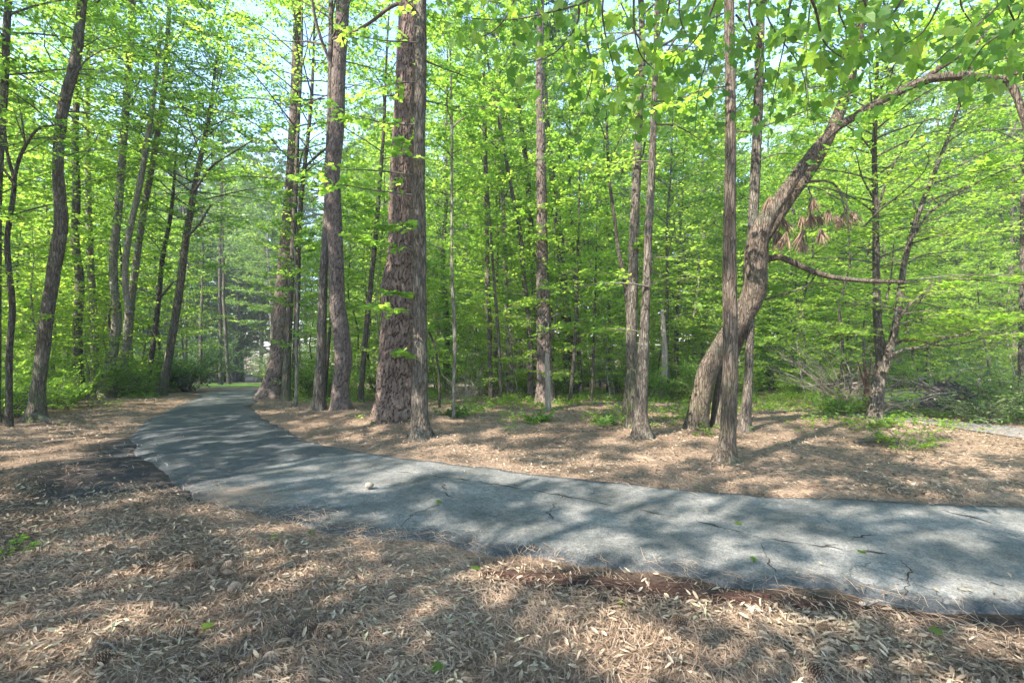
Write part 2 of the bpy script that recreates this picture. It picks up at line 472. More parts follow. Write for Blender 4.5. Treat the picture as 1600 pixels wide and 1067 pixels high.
def crumb_mask(x, y):
    return poly_mask(x, y, [(10, 805), (70, 745), (150, 700), (225, 672), (330, 700), (420, 800), (330, 792), (240, 770), (140, 788)], 0.45)

def soil_mask(x, y):
    a = poly_mask(x, y, [(20, 800), (60, 745), (150, 700), (225, 680), (330, 790), (230, 762), (140, 785)], 0.3)
    b = poly_mask(x, y, [(780, 880), (1030, 893), (1300, 925), (1600, 955), (1700, 965), (1700, 1010), (1500, 985), (1200, 950), (900, 935), (760, 912)], 0.13)
    return np.maximum(a, b)

def lawn_mask(x, y):
    a = sstep(28, 31, y) * sstep(-40, -36, x) * (1 - sstep(-13.5, -12.0, x + 0.25 * (y - 30))) * (1 - sstep(46, 52, y))
    b = sstep(10.3, 10.9, y) * sstep(10.4, 11.0, x) * (1 - sstep(16, 20, y))
    return np.maximum(a, b)

def axis(fine0, fine1, step, far0, far1):
    a = list(np.arange(fine0, fine1, step))
    s = step; v = a[-1]
    while v < far1: s *= 1.16; v += s; a.append(v)
    s = step; v = a[0]; pre = []
    while v > far0: s *= 1.16; v -= s; pre.append(v)
    return np.array(pre[::-1] + a)

gx = axis(-9, 9, 0.075, -420, 420); gy = axis(1.2, 14, 0.075, -160, 620)
GX, GY = np.meshgrid(gx, gy)
RD = road_dist(GX, GY).reshape(GX.shape)
GZ = h_ground(GX, GY, RD)
ny, nx_ = GX.shape
gi = np.arange(nx_ * ny).reshape(ny, nx_)
gq = np.stack([gi[:-1, :-1], gi[:-1, 1:], gi[1:, 1:], gi[1:, :-1]], -1).reshape(-1, 4)

def ground_material():
    m, n, l = mat_new('forest_floor')
    tc = N(n, 'ShaderNodeTexCoord')
    at_ = N(n, 'ShaderNodeAttribute', attribute_name='mask')
    sp = N(n, 'ShaderNodeSeparateColor'); l.new(at_.outputs['Color'], sp.inputs[0])
    n1 = N(n, 'ShaderNodeTexNoise', i_Scale=38.0, i_Detail=8.0, i_Roughness=0.7); l.new(tc.outputs['Object'], n1.inputs['Vector'])
    n2 = N(n, 'ShaderNodeTexNoise', i_Scale=1.1, i_Detail=4.0); l.new(tc.outputs['Object'], n2.inputs['Vector'])
    r1 = ramp(n, [(0.25, (0.0911, 0.0602, 0.0421)), (0.45, (0.2048, 0.1400, 0.0948)), (0.6, (0.3187, 0.2242, 0.1526)), (0.8, (0.4553, 0.3391, 0.2422))])
    l.new(n1.outputs['Fac'], r1.inputs[0])
    r1b = ramp(n, [(0.3, (0.1366, 0.0931, 0.0632)), (0.5, (0.2505, 0.1751, 0.1211)), (0.75, (0.4098, 0.3062, 0.2211))]); l.new(n1.outputs['Fac'], r1b.inputs[0])
    r2 = ramp(n, [(0.4, (0, 0, 0)), (0.6, (1, 1, 1))]); l.new(n2.outputs['Fac'], r2.inputs[0])
    mx = N(n, 'ShaderNodeMix', data_type='RGBA'); l.new(r2.outputs[0], mx.inputs[0]); l.new(r1.outputs[0], mx.inputs[6]); l.new(r1b.outputs[0], mx.inputs[7])
    soil = ramp(n, [(0.3, (0.03, 0.022, 0.018)), (0.55, (0.075, 0.05, 0.038)), (0.8, (0.16, 0.11, 0.08))]); l.new(n1.outputs['Fac'], soil.inputs[0])
    ms = N(n, 'ShaderNodeMix', data_type='RGBA'); l.new(sp.outputs[0], ms.inputs[0]); l.new(mx.outputs[2], ms.inputs[6]); l.new(soil.outputs[0], ms.inputs[7])
    crumb = ramp(n, [(0.3, (0.028, 0.028, 0.029)), (0.55, (0.06, 0.06, 0.06)), (0.72, (0.13, 0.12, 0.11)), (0.85, (0.24, 0.20, 0.165))]); l.new(n1.outputs['Fac'], crumb.inputs[0])
    mk = N(n, 'ShaderNodeMix', data_type='RGBA'); l.new(sp.outputs[1], mk.inputs[0]); l.new(ms.outputs[2], mk.inputs[6]); l.new(crumb.outputs[0], mk.inputs[7]); ms = mk
    lawn = ramp(n, [(0.3, (0.07, 0.15, 0.025)), (0.7, (0.17, 0.27, 0.05))]); l.new(n1.outputs['Fac'], lawn.inputs[0])
    ml = N(n, 'ShaderNodeMix', data_type='RGBA'); l.new(sp.outputs[2], ml.inputs[0]); l.new(ms.outputs[2], ml.inputs[6]); l.new(lawn.outputs[0], ml.inputs[7])
    b = N(n, 'ShaderNodeBump'); b.inputs['Strength'].default_value = 0.9; b.inputs['Distance'].default_value = 0.06
    l.new(n1.outputs['Fac'], b.inputs['Height'])
    p = N(n, 'ShaderNodeBsdfPrincipled'); p.inputs['Roughness'].default_value = 0.95; p.inputs['Specular IOR Level'].default_value = 0.1
    l.new(ml.outputs[2], p.inputs['Base Color']); l.new(b.outputs[0], p.inputs['Normal'])
    o = N(n, 'ShaderNodeOutputMaterial'); l.new(p.outputs[0], o.inputs[0])
    return m

def color_attr(me, rgb):
    a = me.attributes.new('mask', 'FLOAT_COLOR', 'POINT')
    a.data.foreach_set('color', np.concatenate([rgb, np.ones((len(rgb), 1))], 1).astype(np.float32).ravel())

g = MB().add(np.stack([GX, GY, GZ], -1), gq).build('ground', ground_material(), smooth=True)
_x, _y = GX.ravel(), GY.ravel()
CMK = crumb_mask(_x, _y) * (0.6 + 0.8 * (vnoise(_x * 2.2, _y * 2.2) - 0.3)); SM = soil_mask(_x, _y); LM = lawn_mask(_x, _y)
color_attr(g.data, np.stack([SM, np.clip(CMK, 0, 1), LM], 1))
tag(g, kind='structure')

# ------------------------------------------------------------------ road
def asphalt_material():
    m, n, l = mat_new('old_asphalt')
    tc = N(n, 'ShaderNodeTexCoord')
    at_ = N(n, 'ShaderNodeAttribute', attribute_name='mask')
    sp = N(n, 'ShaderNodeSeparateColor'); l.new(at_.outputs['Color'], sp.inputs[0])
    ag = N(n, 'ShaderNodeTexVoronoi', i_Scale=95.0); l.new(tc.outputs['Object'], ag.inputs['Vector'])
    agr = ramp(n, [(0.0, (0.55,) * 3), (0.5, (1.0,) * 3), (1.0, (1.35,) * 3)]); l.new(ag.outputs['Color'], agr.inputs[0])
    n1 = N(n, 'ShaderNodeTexNoise', i_Scale=1.3, i_Detail=6.0, i_Roughness=0.6); l.new(tc.outputs['Object'], n1.inputs['Vector'])
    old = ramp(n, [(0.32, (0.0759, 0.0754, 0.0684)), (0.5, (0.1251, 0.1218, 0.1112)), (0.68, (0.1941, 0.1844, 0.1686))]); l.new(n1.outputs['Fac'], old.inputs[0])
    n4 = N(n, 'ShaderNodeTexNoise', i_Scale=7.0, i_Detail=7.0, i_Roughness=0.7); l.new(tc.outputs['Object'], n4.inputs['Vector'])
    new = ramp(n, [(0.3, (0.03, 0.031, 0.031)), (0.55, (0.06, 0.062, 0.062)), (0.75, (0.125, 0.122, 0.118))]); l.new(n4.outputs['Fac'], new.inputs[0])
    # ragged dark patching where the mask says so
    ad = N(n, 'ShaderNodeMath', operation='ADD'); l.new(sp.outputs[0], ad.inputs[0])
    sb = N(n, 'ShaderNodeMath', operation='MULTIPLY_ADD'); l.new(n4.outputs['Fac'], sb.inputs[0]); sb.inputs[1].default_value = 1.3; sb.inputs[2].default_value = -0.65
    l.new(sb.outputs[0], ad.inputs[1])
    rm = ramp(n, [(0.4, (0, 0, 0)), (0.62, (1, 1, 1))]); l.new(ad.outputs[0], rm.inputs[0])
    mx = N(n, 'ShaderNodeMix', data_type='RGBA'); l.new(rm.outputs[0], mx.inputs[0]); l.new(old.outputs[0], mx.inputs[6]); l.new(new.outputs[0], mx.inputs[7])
    n5 = N(n, 'ShaderNodeTexNoise', i_Scale=16.0, i_Detail=8.0, i_Roughness=0.75); l.new(tc.outputs['Object'], n5.inputs['Vector'])
    r5 = ramp(n, [(0.3, (0.6, 0.6, 0.6)), (0.5, (1, 1, 1)), (0.7, (1.4, 1.38, 1.35))]); l.new(n5.outputs['Fac'], r5.inputs[0])
    m5 = N(n, 'ShaderNodeMix', data_type='RGBA', blend_type='MULTIPLY'); m5.inputs[0].default_value = 1.0
    l.new(mx.outputs[2], m5.inputs[6]); l.new(r5.outputs[0], m5.inputs[7])
    mu = N(n, 'ShaderNodeMix', data_type='RGBA', blend_type='MULTIPLY'); mu.inputs[0].default_value = 1.0
    l.new(m5.outputs[2], mu.inputs[6]); l.new(agr.outputs[0], mu.inputs[7])
    # dirt and needle dust along the edges
    dr = ramp(n, [(0.35, (0, 0, 0)), (0.75, (1, 1, 1))])
    ad2 = N(n, 'ShaderNodeMath', operation='ADD'); l.new(sp.outputs[1], ad2.inputs[0]); l.new(sb.outputs[0], ad2.inputs[1]); l.new(ad2.outputs[0], dr.inputs[0])
    md = N(n, 'ShaderNodeMix', data_type='RGBA'); l.new(dr.outputs[0], md.inputs[0]); l.new(mu.outputs[2], md.inputs[6]); md.inputs[7].default_value = (0.20, 0.145, 0.105, 1)
    # fine cracks
    nd = N(n, 'ShaderNodeTexNoise', i_Scale=3.0, i_Detail=4.0); l.new(tc.outputs['Object'], nd.inputs['Vector'])
    va = N(n, 'ShaderNodeVectorMath', operation='SCALE'); va.inputs['Scale'].default_value = 0.5; l.new(nd.outputs['Color'], va.inputs[0])
    vb = N(n, 'ShaderNodeVectorMath', operation='ADD'); l.new(tc.outputs['Object'], vb.inputs[0]); l.new(va.outputs[0], vb.inputs[1])
    vc = N(n, 'ShaderNodeTexVoronoi', feature='DISTANCE_TO_EDGE', i_Scale=1.1); l.new(vb.outputs[0], vc.inputs['Vector'])
    rc = ramp(n, [(0.0, (0.8, 0.8, 0.8)), (0.005, (0, 0, 0))]); l.new(vc.outputs['Distance'], rc.inputs[0])
    br = ramp(n, [(0.5, (0, 0, 0)), (0.62, (0.8, 0.8, 0.8))]); l.new(n1.outputs['Fac'], br.inputs[0])
    cm = N(n, 'ShaderNodeMath', operation='MULTIPLY'); l.new(rc.outputs[0], cm.inputs[0]); l.new(br.outputs[0], cm.inputs[1])
    ck = N(n, 'ShaderNodeMath', operation='MULTIPLY_ADD'); l.new(sp.outputs[2], ck.inputs[0]); ck.inputs[1].default_value = 0.0; l.new(sb.outputs[0], ck.inputs[2])
    ckr = ramp(n, [(0.62, (0, 0, 0)), (0.85, (0.9, 0.9, 0.9))]); l.new(ck.outputs[0], ckr.inputs[0])
    cmx = N(n, 'ShaderNodeMath', operation='MAXIMUM'); l.new(cm.outputs[0], cmx.inputs[0]); l.new(ckr.outputs[0], cmx.inputs[1])
    mc = N(n, 'ShaderNodeMix', data_type='RGBA'); l.new(cmx.outputs[0], mc.inputs[0]); l.new(md.outputs[2], mc.inputs[6]); mc.inputs[7].default_value = (0.03, 0.027, 0.024, 1)
    b1 = N(n, 'ShaderNodeBump'); b1.inputs['Strength'].default_value = 0.55; b1.inputs['Distance'].default_value = 0.006
    l.new(ag.outputs['Distance'], b1.inputs['Height'])
    b2 = N(n, 'ShaderNodeBump', invert=True); b2.inputs['Strength'].default_value = 0.8; b2.inputs['Distance'].default_value = 0.02
    l.new(cm.outputs[0], b2.inputs['Height']); l.new(b1.outputs[0], b2.inputs['Normal'])
    p = N(n, 'ShaderNodeBsdfPrincipled'); p.inputs['Roughness'].default_value = 0.8; p.inputs['Specular IOR Level'].default_value = 0.35
    l.new(mc.outputs[2], p.inputs['Base Color']); l.new(b2.outputs[0], p.inputs['Normal'])
    o = N(n, 'ShaderNodeOutputMaterial'); l.new(p.outputs[0], o.inputs[0])
    return m

NA = 44
wt = np.linspace(0, 1, NA)
RX = EAc[:, None, 0] * (1 - wt) + EBc[:, None, 0] * wt
RY = EAc[:, None, 1] * (1 - wt) + EBc[:, None, 1] * wt
prof = 0.022 * sstep(0, 0.12, wt) * sstep(0, 0.10, 1 - wt)
rough = 0.05 * fbm(RX * 0.7, RY * 0.7, o=3) + 0.012 * fbm(RX * 4, RY * 4, o=2)
edge_w = sstep(0, 0.15, wt) * sstep(0, 0.15, 1 - wt)
# open cracks running along the road, pressed into the sheet
CR = []
for cpx in ([(1000, 800), (1100, 820), (1180, 842), (1290, 858), (1400, 872), (1480, 893), (1600, 930)],
            [(1380, 782), (1450, 795), (1530, 815), (1610, 835)],
            [(600, 738), (690, 748), (760, 757), (880, 778), (1000, 800)],
            [(800, 760), (860, 772), (900, 782)],
            [(610, 832), (650, 806), (690, 790)], [(1180, 842), (1200, 872), (1212, 905)], [(1290, 858), (1330, 845), (1370, 838)], [(690, 748), (700, 775), (740, 792)],
            [(1400, 872), (1420, 905), (1415, 938)], [(880, 778), (860, 800), (872, 830)]):
    c = catmull(np.array([ray_ground(*p)[:2] for p in cpx]), 60)
    CR.append(c + 0.05 * np.stack([fbm(c[:, 0] * 5, c[:, 1] * 5), fbm(c[:, 0] * 5 + 40, c[:, 1] * 5)], 1))
crack = np.zeros(RX.shape)
for c in CR:
    for q in c[::2]:
        crack = np.maximum(crack, np.exp(-((RX - q[0]) ** 2 + (RY - q[1]) ** 2) / 0.045 ** 2))
RZ = h_base(RX, RY) + prof + 0.25 * rough * edge_w - 0.03 * (1 - sstep(0, 0.03, wt) * sstep(0, 0.03, 1 - wt))
ri = np.arange(NS * NA).reshape(NS, NA)
rq = np.stack([ri[:-1, :-1], ri[:-1, 1:], ri[1:, 1:], ri[1:, :-1]], -1).reshape(-1, 4)[:, ::-1]
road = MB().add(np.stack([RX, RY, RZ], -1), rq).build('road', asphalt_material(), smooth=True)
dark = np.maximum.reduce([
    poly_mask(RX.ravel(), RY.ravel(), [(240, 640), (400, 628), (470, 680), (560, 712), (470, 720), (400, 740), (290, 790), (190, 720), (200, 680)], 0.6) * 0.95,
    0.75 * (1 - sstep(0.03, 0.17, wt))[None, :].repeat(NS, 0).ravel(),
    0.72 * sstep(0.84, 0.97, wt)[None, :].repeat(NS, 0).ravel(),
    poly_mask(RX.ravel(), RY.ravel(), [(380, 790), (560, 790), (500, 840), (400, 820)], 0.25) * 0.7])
dirt = np.maximum(0.55 * (1 - sstep(0.0, 0.05, wt))[None, :].repeat(NS, 0).ravel(), 0.5 * sstep(0.95, 1.0, wt)[None, :].repeat(NS, 0).ravel())
dirt = np.maximum(dirt, poly_mask(RX.ravel(), RY.ravel(), [(240, 775), (420, 755), (470, 790), (330, 800)], 0.3) * 0.7)
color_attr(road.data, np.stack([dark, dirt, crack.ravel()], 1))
tag(road, kind='structure')

# dark filler lying in the open cracks (thin soil strips)
def ribbon(c, w, z):
    t = nrm(np.gradient(c, axis=0)); p = np.stack([-t[:, 1], t[:, 0]], 1)
    w = w * np.maximum(0.02, 2.6 * vnoise(c[:, 0] * 7, c[:, 1] * 7) - 0.75)[:, None]
    a = c + p * w; b = c - p * w
    z1 = z(a); z2 = z(b)
    V = np.concatenate([np.c_[a, z1], np.c_[b, z2]])
    k = len(c); i = np.arange(k - 1)
    return V, np.stack([i, i + 1, i + 1 + k, i + k], 1)

crack_m = attr_material('crack_soil', [(0, (0.03, 0.026, 0.022)), (1, (0.07, 0.055, 0.045))], 0.95, noise=0.5, nscale=40)
_RXf, _RYf, _RZf = RX.ravel(), RY.ravel(), RZ.ravel()
def road_z(a):
    out = []
    for q in a:
        d2 = (_RXf - q[0]) ** 2 + (_RYf - q[1]) ** 2
        k4 = np.argpartition(d2, 4)[:4]; w4 = 1 / (d2[k4] + 1e-5)
        out.append((_RZf[k4] * w4).sum() / w4.sum())
    return np.array(out) + 0.004
for c, w in zip(CR, (0.011, 0.009, 0.010, 0.006, 0.006, 0.005, 0.005, 0.005, 0.005, 0.005)):
    cc = catmull(c[::3], 170)
    cc = cc + 0.11 * np.stack([fbm(cc[:, 0] * 11, cc[:, 1] * 11, o=3), fbm(cc[:, 0] * 11 + 70, cc[:, 1] * 11, o=3)], 1)
    V, Q = ribbon(cc, w, road_z)
    MB().add(V, Q, a=0.3).build('crack', crack_m, road)

# ------------------------------------------------------------------ foliage generator
def leaf_shape(kind):
    """template in the XY plane, stem at origin, tip along +Y, about 1 long"""
    if kind == 'maple':      # five pointed lobes
        pts = [(0, 0.03), (0.20, -0.05), (0.42, 0.0), (0.40, 0.16), (0.60, 0.46), (0.42, 0.50), (0.30, 0.50), (0.26, 0.70), (0.0, 1.0)]
        out = pts + [(-x, y) for x, y in pts[-2:0:-1]]
        V = [(0, 0.32, 0.0)] + [(x, y, -0.10 * abs(x) - 0.12 * max(0, y - 0.3) ** 2) for x, y in out]
        k = len(out)
        T = [(0, 1 + i, 1 + (i + 1) % k) for i in range(k)]
        return np.array(V), np.array(T)
    if kind == 'lobed':      # three lobes, four triangles
        V = [(0, 0, 0), (0.48, 0.40, -0.07), (0.18, 0.5, 0.0), (0, 1, -0.10), (-0.18, 0.5, 0.0), (-0.48, 0.40, -0.07)]
        T = [(0, 1, 2), (0, 2, 3), (0, 3, 4), (0, 4, 5)]
        return np.array(V), np.array(T)
    if kind == 'kite':
        V = [(0, 0, 0), (0.36, 0.42, -0.06), (0, 1, -0.08), (-0.36, 0.42, -0.06)]
        return np.array(V, float), np.array([(0, 1, 2), (0, 2, 3)])
    if kind == 'narrow':
        V = [(0, 0, 0), (0.13, 0.45, 0.0), (0, 1, -0.08), (-0.13, 0.45, 0.0)]
        return np.array(V, float), np.array([(0, 1, 2), (0, 2, 3)])
    if kind == 'curl':
        V = [(0, 0, 0), (0.17, 0.45, 0.12), (0.04, 1, 0.14), (-0.15, 0.5, 0.05)]
        return np.array(V, float), np.array([(0, 1, 3), (1, 2, 3)])
    if kind == 'litter':     # curled oak-like leaf, six triangles
        V = [(0, 0, 0), (0.12, 0.22, 0.10), (0.15, 0.62, 0.16), (0.03, 1.0, 0.16), (-0.13, 0.68, 0.15), (-0.13, 0.3, 0.07), (0, 0.45, 0.0)]
        T = [(6, 0, 1), (6, 1, 2), (6, 2, 3), (6, 3, 4), (6, 4, 5), (6, 5, 0)]
        return np.array(V), np.array(T)

def place_leaves(mb, kind, pos, tip, nor, size, lv, mat=0):
    V, T = leaf_shape(kind)
    n = len(pos)
    if n == 0: return
    y = nrm(tip); x = nrm(np.cross(y, nor)); z = np.cross(x, y)
    W = pos[:, None, :] + size[:, None, None] * (V[None, :, 0:1] * x[:, None, :] + V[None, :, 1:2] * y[:, None, :] + V[None, :, 2:3] * z[:, None, :])
    Tn = (T[None] + (np.arange(n) * len(V))[:, None, None]).reshape(-1, 3)
    mb.add(W.reshape(-1, 3), tris=Tn, a=np.repeat(lv, len(V)), mat=mat)

UP = np.array([0.0, 0.0, 1.0])

def spray(rng, wood, leaves, O, D, L, r0, twigs=8, per=12, leaf=0.09, kind='lobed', lift=0.15, droop=0.25,
          flat=0.35, lv0=0.5, lvs=0.22, spread=0.55, matl=0, twig_r=0.0035, twig_sides=3):
    """limbs (n) with flat side twigs and leaves; O,D (n,3); L,r0 (n,)"""
    n = len(O)
    D = nrm(D)
    K = 7
    t = np.linspace(0, 1, K)
    side = nrm(np.cross(D, UP) + 1e-6)
    wob = rng.normal(0, 0.07, (n, 2))
    def limb(tt):                                   # tt (n,m)
        e = tt[..., None]
        Lx = L[:, None, None]
        p = O[:, None, :] + D[:, None, :] * Lx * e
        p = p + UP * Lx * (lift * e - droop * e * e)
        p = p + side[:, None, :] * Lx * (wob[:, 0, None, None] * np.sin(e * 4.5 + wob[:, 1, None, None] * 30))
        return p
    P = limb(np.broadcast_to(t, (n, K)))
    R = r0[:, None] * (1 - 0.85 * t)[None]
    v, q, tr = tubes(P, R, 5, cap=False); wood.add(v, q, tr)
    # twigs
    tt = np.linspace(0.18, 1.0, twigs)[None] + rng.uniform(-0.05, 0.05, (n, twigs)); tt = np.clip(tt, 0.1, 1.0)
    B = limb(tt)
    sgn = np.where(np.arange(twigs) % 2 == 0, 1.0, -1.0)[None] * np.where(rng.random((n, 1)) < 0.5, 1, -1)
    ang = rng.uniform(0.5, 1.15, (n, twigs)) * np.where(tt > 0.97, 0.1, 1)
    TD = D[:, None, :] * np.cos(ang)[..., None] + side[:, None, :] * (sgn * np.sin(ang))[..., None] + UP * rng.normal(0.02, 0.18, (n, twigs))[..., None]
    TD = nrm(TD)
    TL = L[:, None] * spread * (1.05 - 0.6 * tt) * rng.uniform(0.6, 1.25, (n, twigs))
    u = np.linspace(0, 1, 4)
    TP = B[:, :, None, :] + TD[:, :, None, :] * (TL[..., None] * u)[..., None]
    TP = TP - UP * (0.12 * TL[..., None] * u * u)[..., None]
    TP = TP.reshape(n * twigs, 4, 3)
    v, q, tr = tubes(TP, np.broadcast_to(twig_r * np.array([1.3, 1.0, 0.7, 0.35]), (n * twigs, 4)), twig_sides, cap=False); wood.add(v, q, tr)
    # leaves
    m = n * twigs
    s = np.linspace(0.12, 1.02, per)[None] + rng.uniform(-0.05, 0.05, (m, per))
    td = TD.reshape(m, 3); tl = TL.reshape(m)
    base = B.reshape(m, 3)
    pos = base[:, None, :] + td[:, None, :] * (tl[:, None] * s)[..., None] - UP * (0.12 * tl[:, None] * s * s)[..., None]
    sd = nrm(np.cross(td, UP) + 1e-6)
    sg = np.where(np.arange(per) % 2 == 0, 1.0, -1.0)[None] * np.ones((m, 1))
    tip = td[:, None, :] * rng.uniform(0.2, 0.9, (m, per))[..., None] + sd[:, None, :] * (sg * rng.uniform(0.4, 1.1, (m, per)))[..., None] + UP * rng.normal(-0.12, 0.22, (m, per))[..., None]
    tip = nrm(tip)
    pos = pos + tip * (leaf * rng.uniform(0.1, 0.5, (m, per)))[..., None]
    nor = UP + rng.normal(0, flat, (m, per, 3))
    nor = nrm(nor)
    size = leaf * rng.uniform(0.6, 1.2, (m, per))
    lvl = np.clip(lv0 + rng.normal(0, lvs * 0.7, (m, 1)) + rng.normal(0, lvs * 0.6, (m, per)), 0, 1)
    place_leaves(leaves, kind, pos.reshape(-1, 3), tip.reshape(-1, 3), nor.reshape(-1, 3), size.ravel(), lvl.ravel(), matl)

# ------------------------------------------------------------------ trunks
def plate_field(u, v, per, cw, ch, seed):
    """voronoi plates on the (periodic) bark surface: returns crack depth 0..1 and cell value"""
    nu = max(4, int(round(per / cw))); cu = per / nu
    iu = np.floor(u / cu).astype(np.int64); iv = np.floor(v / ch).astype(np.int64)
    f1 = np.full(u.shape, 9.0); f2 = np.full(u.shape, 9.0); val = np.zeros(u.shape)
    for a in (-1, 0, 1):
        for b in (-1, 0, 1):
            ci = iu + a; cj = iv + b
            cm = np.mod(ci, nu)
            jx = _hash(cm, cj, np.full_like(cm, seed)); jy = _hash(cm, cj, np.full_like(cm, seed + 7)); hv = _hash(cm, cj, np.full_like(cm, seed + 13))
            d = np.hypot((ci + 0.15 + 0.7 * jx) - u / cu, (cj + 0.15 + 0.7 * jy) - v / ch)
            near = d < f1
            f2 = np.where(near, f1, np.minimum(f2, d)); val = np.where(near, hv, val); f1 = np.where(near, d, f1)
    return sstep(0.0, 0.13, f2 - f1), val

def trunk_mesh(path, bark='rib', sides=20, step=0.12, fine_to=10.0, seed=0, flare=0.35, amp=0.012, knots=()):
    """path rows (x,y,z,r) from base to top -> MB in world space"""
    path = np.asarray(path, float)
    n0 = max(60, len(path) * 14)
    P = catmull(path, n0)
    L = np.r_[0, np.cumsum(np.linalg.norm(np.diff(P[:, :3], axis=0), axis=1))]
    s = list(np.arange(0, min(L[-1], fine_to), step))
    v = s[-1]
    while v < L[-1] - 0.6: v += 0.6; s.append(v)
    s.append(L[-1])
    S, _ = resample(P, np.array(s)); s = np.array(s)
    T = np.gradient(S[:, :3], axis=0); T = nrm(T)
    A = nrm(np.cross(np.array([0.0, 1.0, 0.0]), T)); B = np.cross(T, A)
    th = np.linspace(0, 2 * np.pi, sides, endpoint=False)
    r = np.maximum(S[:, 3], 0.004)
    k = len(s)
    TH, SS = np.meshgrid(th, s)
    rr = np.repeat(r[:, None], sides, 1)
    rbase = float(np.median(S[: max(2, k // 3), 3]))
    # root flare with lobes
    lob = 0.5 + 0.5 * np.cos(TH * (4 + seed % 3) + seed + 1.5 * np.sin(TH + seed))
    rr = rr * (1 + flare * np.exp(-np.maximum(SS - 0.25, 0) / (0.10 + rbase * 0.6)) * (0.35 + lob))
    # gentle out-of-round
    rr = rr * (1 + 0.10 * fbm(np.cos(TH) * 1.3 + seed, np.sin(TH) * 1.3, SS * 0.9))
    for (z, a, w, hgt) in knots:
        da = np.angle(np.exp(1j * (TH - a)))
        rr = rr + hgt * np.exp(-(da / w) ** 2 - ((SS - z) / (w * rbase * 1.4)) ** 2)
    lv = np.full(TH.shape, 0.5)
    if bark == 'plate':
        per = 2 * np.pi * rbase
        u = np.mod(TH / (2 * np.pi) * per + 0.0, per)
        cx_, sx_ = np.cos(TH) * rbase, np.sin(TH) * rbase
        wu = np.mod(u + 0.13 * fbm(cx_ * 7, sx_ * 7, SS * 4, o=3), per)
        wv = SS + 0.42 * fbm(cx_ * 7 + 31, sx_ * 7, SS * 3, o=3)
        c, hv = plate_field(wu, wv, per, 0.068, 0.27, seed)
        amp = amp * (1 - 0.5 * sstep(2.5, 4.5, SS))
        c2, hv2 = plate_field(wu, wv * 1.0, per, 0.045, 0.085, seed + 3)
        fl = fbm(cx_ * 22, sx_ * 22, SS * 9, o=3)
        rr = rr + amp * (1.9 * c + 0.9 * hv * c + 0.45 * c2 * (0.4 + hv2) * c + 0.6 * fl - 1.4)
        lv = np.clip(0.02 + 0.45 * hv * c + 0.22 * hv2 * c2 * c + 0.2 * c + 0.4 * fl, 0, 1)
    else:
        f = np.abs(fbm(np.cos(TH) * rbase * 15 + seed, np.sin(TH) * rbase * 15, SS * 2.2, o=2)) * 4
        rr = rr + 1.1 * amp * (0.5 - np.clip(1 - f, 0, 1)) * sstep(0.02, 0.08, rr)
    V = S[:, None, :3] + rr[..., None] * (A[:, None, :] * np.cos(TH)[..., None] + B[:, None, :] * np.sin(TH)[..., None])
    idx = np.arange(k * sides).reshape(k, sides); nx2 = np.roll(idx, -1, axis=1)
    Q = np.stack([idx[:-1], nx2[:-1], nx2[1:], idx[1:]], -1).reshape(-1, 4)
    cap = [(idx[-1, 0], idx[-1, j], idx[-1, j + 1]) for j in range(1, sides - 1)]
    mb = MB().add(V, Q, cap, a=lv.ravel())
    return mb, S

def px_path(pts, d0, d1=None, top=None, lean=(0, 0), seed=0):
    """(px,py,width) rows -> (x,y,z,r) rows; base pushed into the soil, top continued upward to height `top`"""
    rng = rng_of(seed + 500)
    d1 = d0 if d1 is None else d1
    rows = []
    n = len(pts)
    for i, (px, py, w) in enumerate(pts):
        d = d0 + (d1 - d0) * (i / max(1, n - 1))
        p = at(px, py, d)
        rows.append([p[0], p[1], p[2], 0.5 * w * d / F / math.sqrt(1 + ((px - 800) / F) ** 2)])
    gz = float(h_base(rows[0][0], rows[0][1]))
    rows[0][2] = gz + 0.02
    rows.insert(0, [rows[0][0], rows[0][1], gz - 0.25, rows[0][3] * 1.02])
    if top:
        x, y, z, r = rows[-1]
        dx = (rows[-1][0] - rows[-3][0]) / max(0.5, rows[-1][2] - rows[-3][2]); dx = float(np.clip(dx, -0.25, 0.25))
        zz = z; k = 0
        while zz < top:
            zz = min(top, zz + 2.0); k += 1
            x += dx * 2.0 * 0.8 ** k + rng.normal(0, 0.06); y += rng.normal(0, 0.08) + lean[1]
            rr = r * max(0.08, 1 - (zz - z) / (top - z + 0.5))
            rows.append([x, y, zz, rr])
    return np.array(rows)

def path_at(S, z):
    return np.array([np.interp(z, S[:, 2], S[:, k]) for k in (0, 1)] + [z]), float(np.interp(z, S[:, 2], S[:, 3]))

def crown_limbs(rng, S, z0, z1, n, Lmax, up=0.25, lmin=0.35, bias=None, low=0.7):
    """limb origins and directions along a trunk between z0 and z1"""
    zs = z0 + (z1 - z0) * (np.arange(n) + rng.uniform(0, 1, n)) / n
    az = np.arange(n) * 2.39996 + rng.uniform(0, 0.9, n)
    if bias is not None:
        az = np.where(rng.random(n) < bias[1], bias[0] + rng.normal(0, 0.6, n), az)
    O = np.stack([path_at(S, z)[0] for z in zs])
    f = (zs - z0) / max(z1 - z0, 0.1)
    L = Lmax * (low + (1 - low) * np.sin(np.pi * np.clip(f * 1.1, 0, 1))) * (1 - 0.65 * f ** 2.2) * rng.uniform(lmin + 0.3, 1.15, n)
    upv = up + 0.5 * f + rng.normal(0, 0.12, n)
    D = np.stack([np.cos(az), np.sin(az), upv], 1)
    r = np.array([min(path_at(S, z)[1] * 0.5, 0.005 + 0.0065 * l) for z, l in zip(zs, L)])
    return O, D, L, r

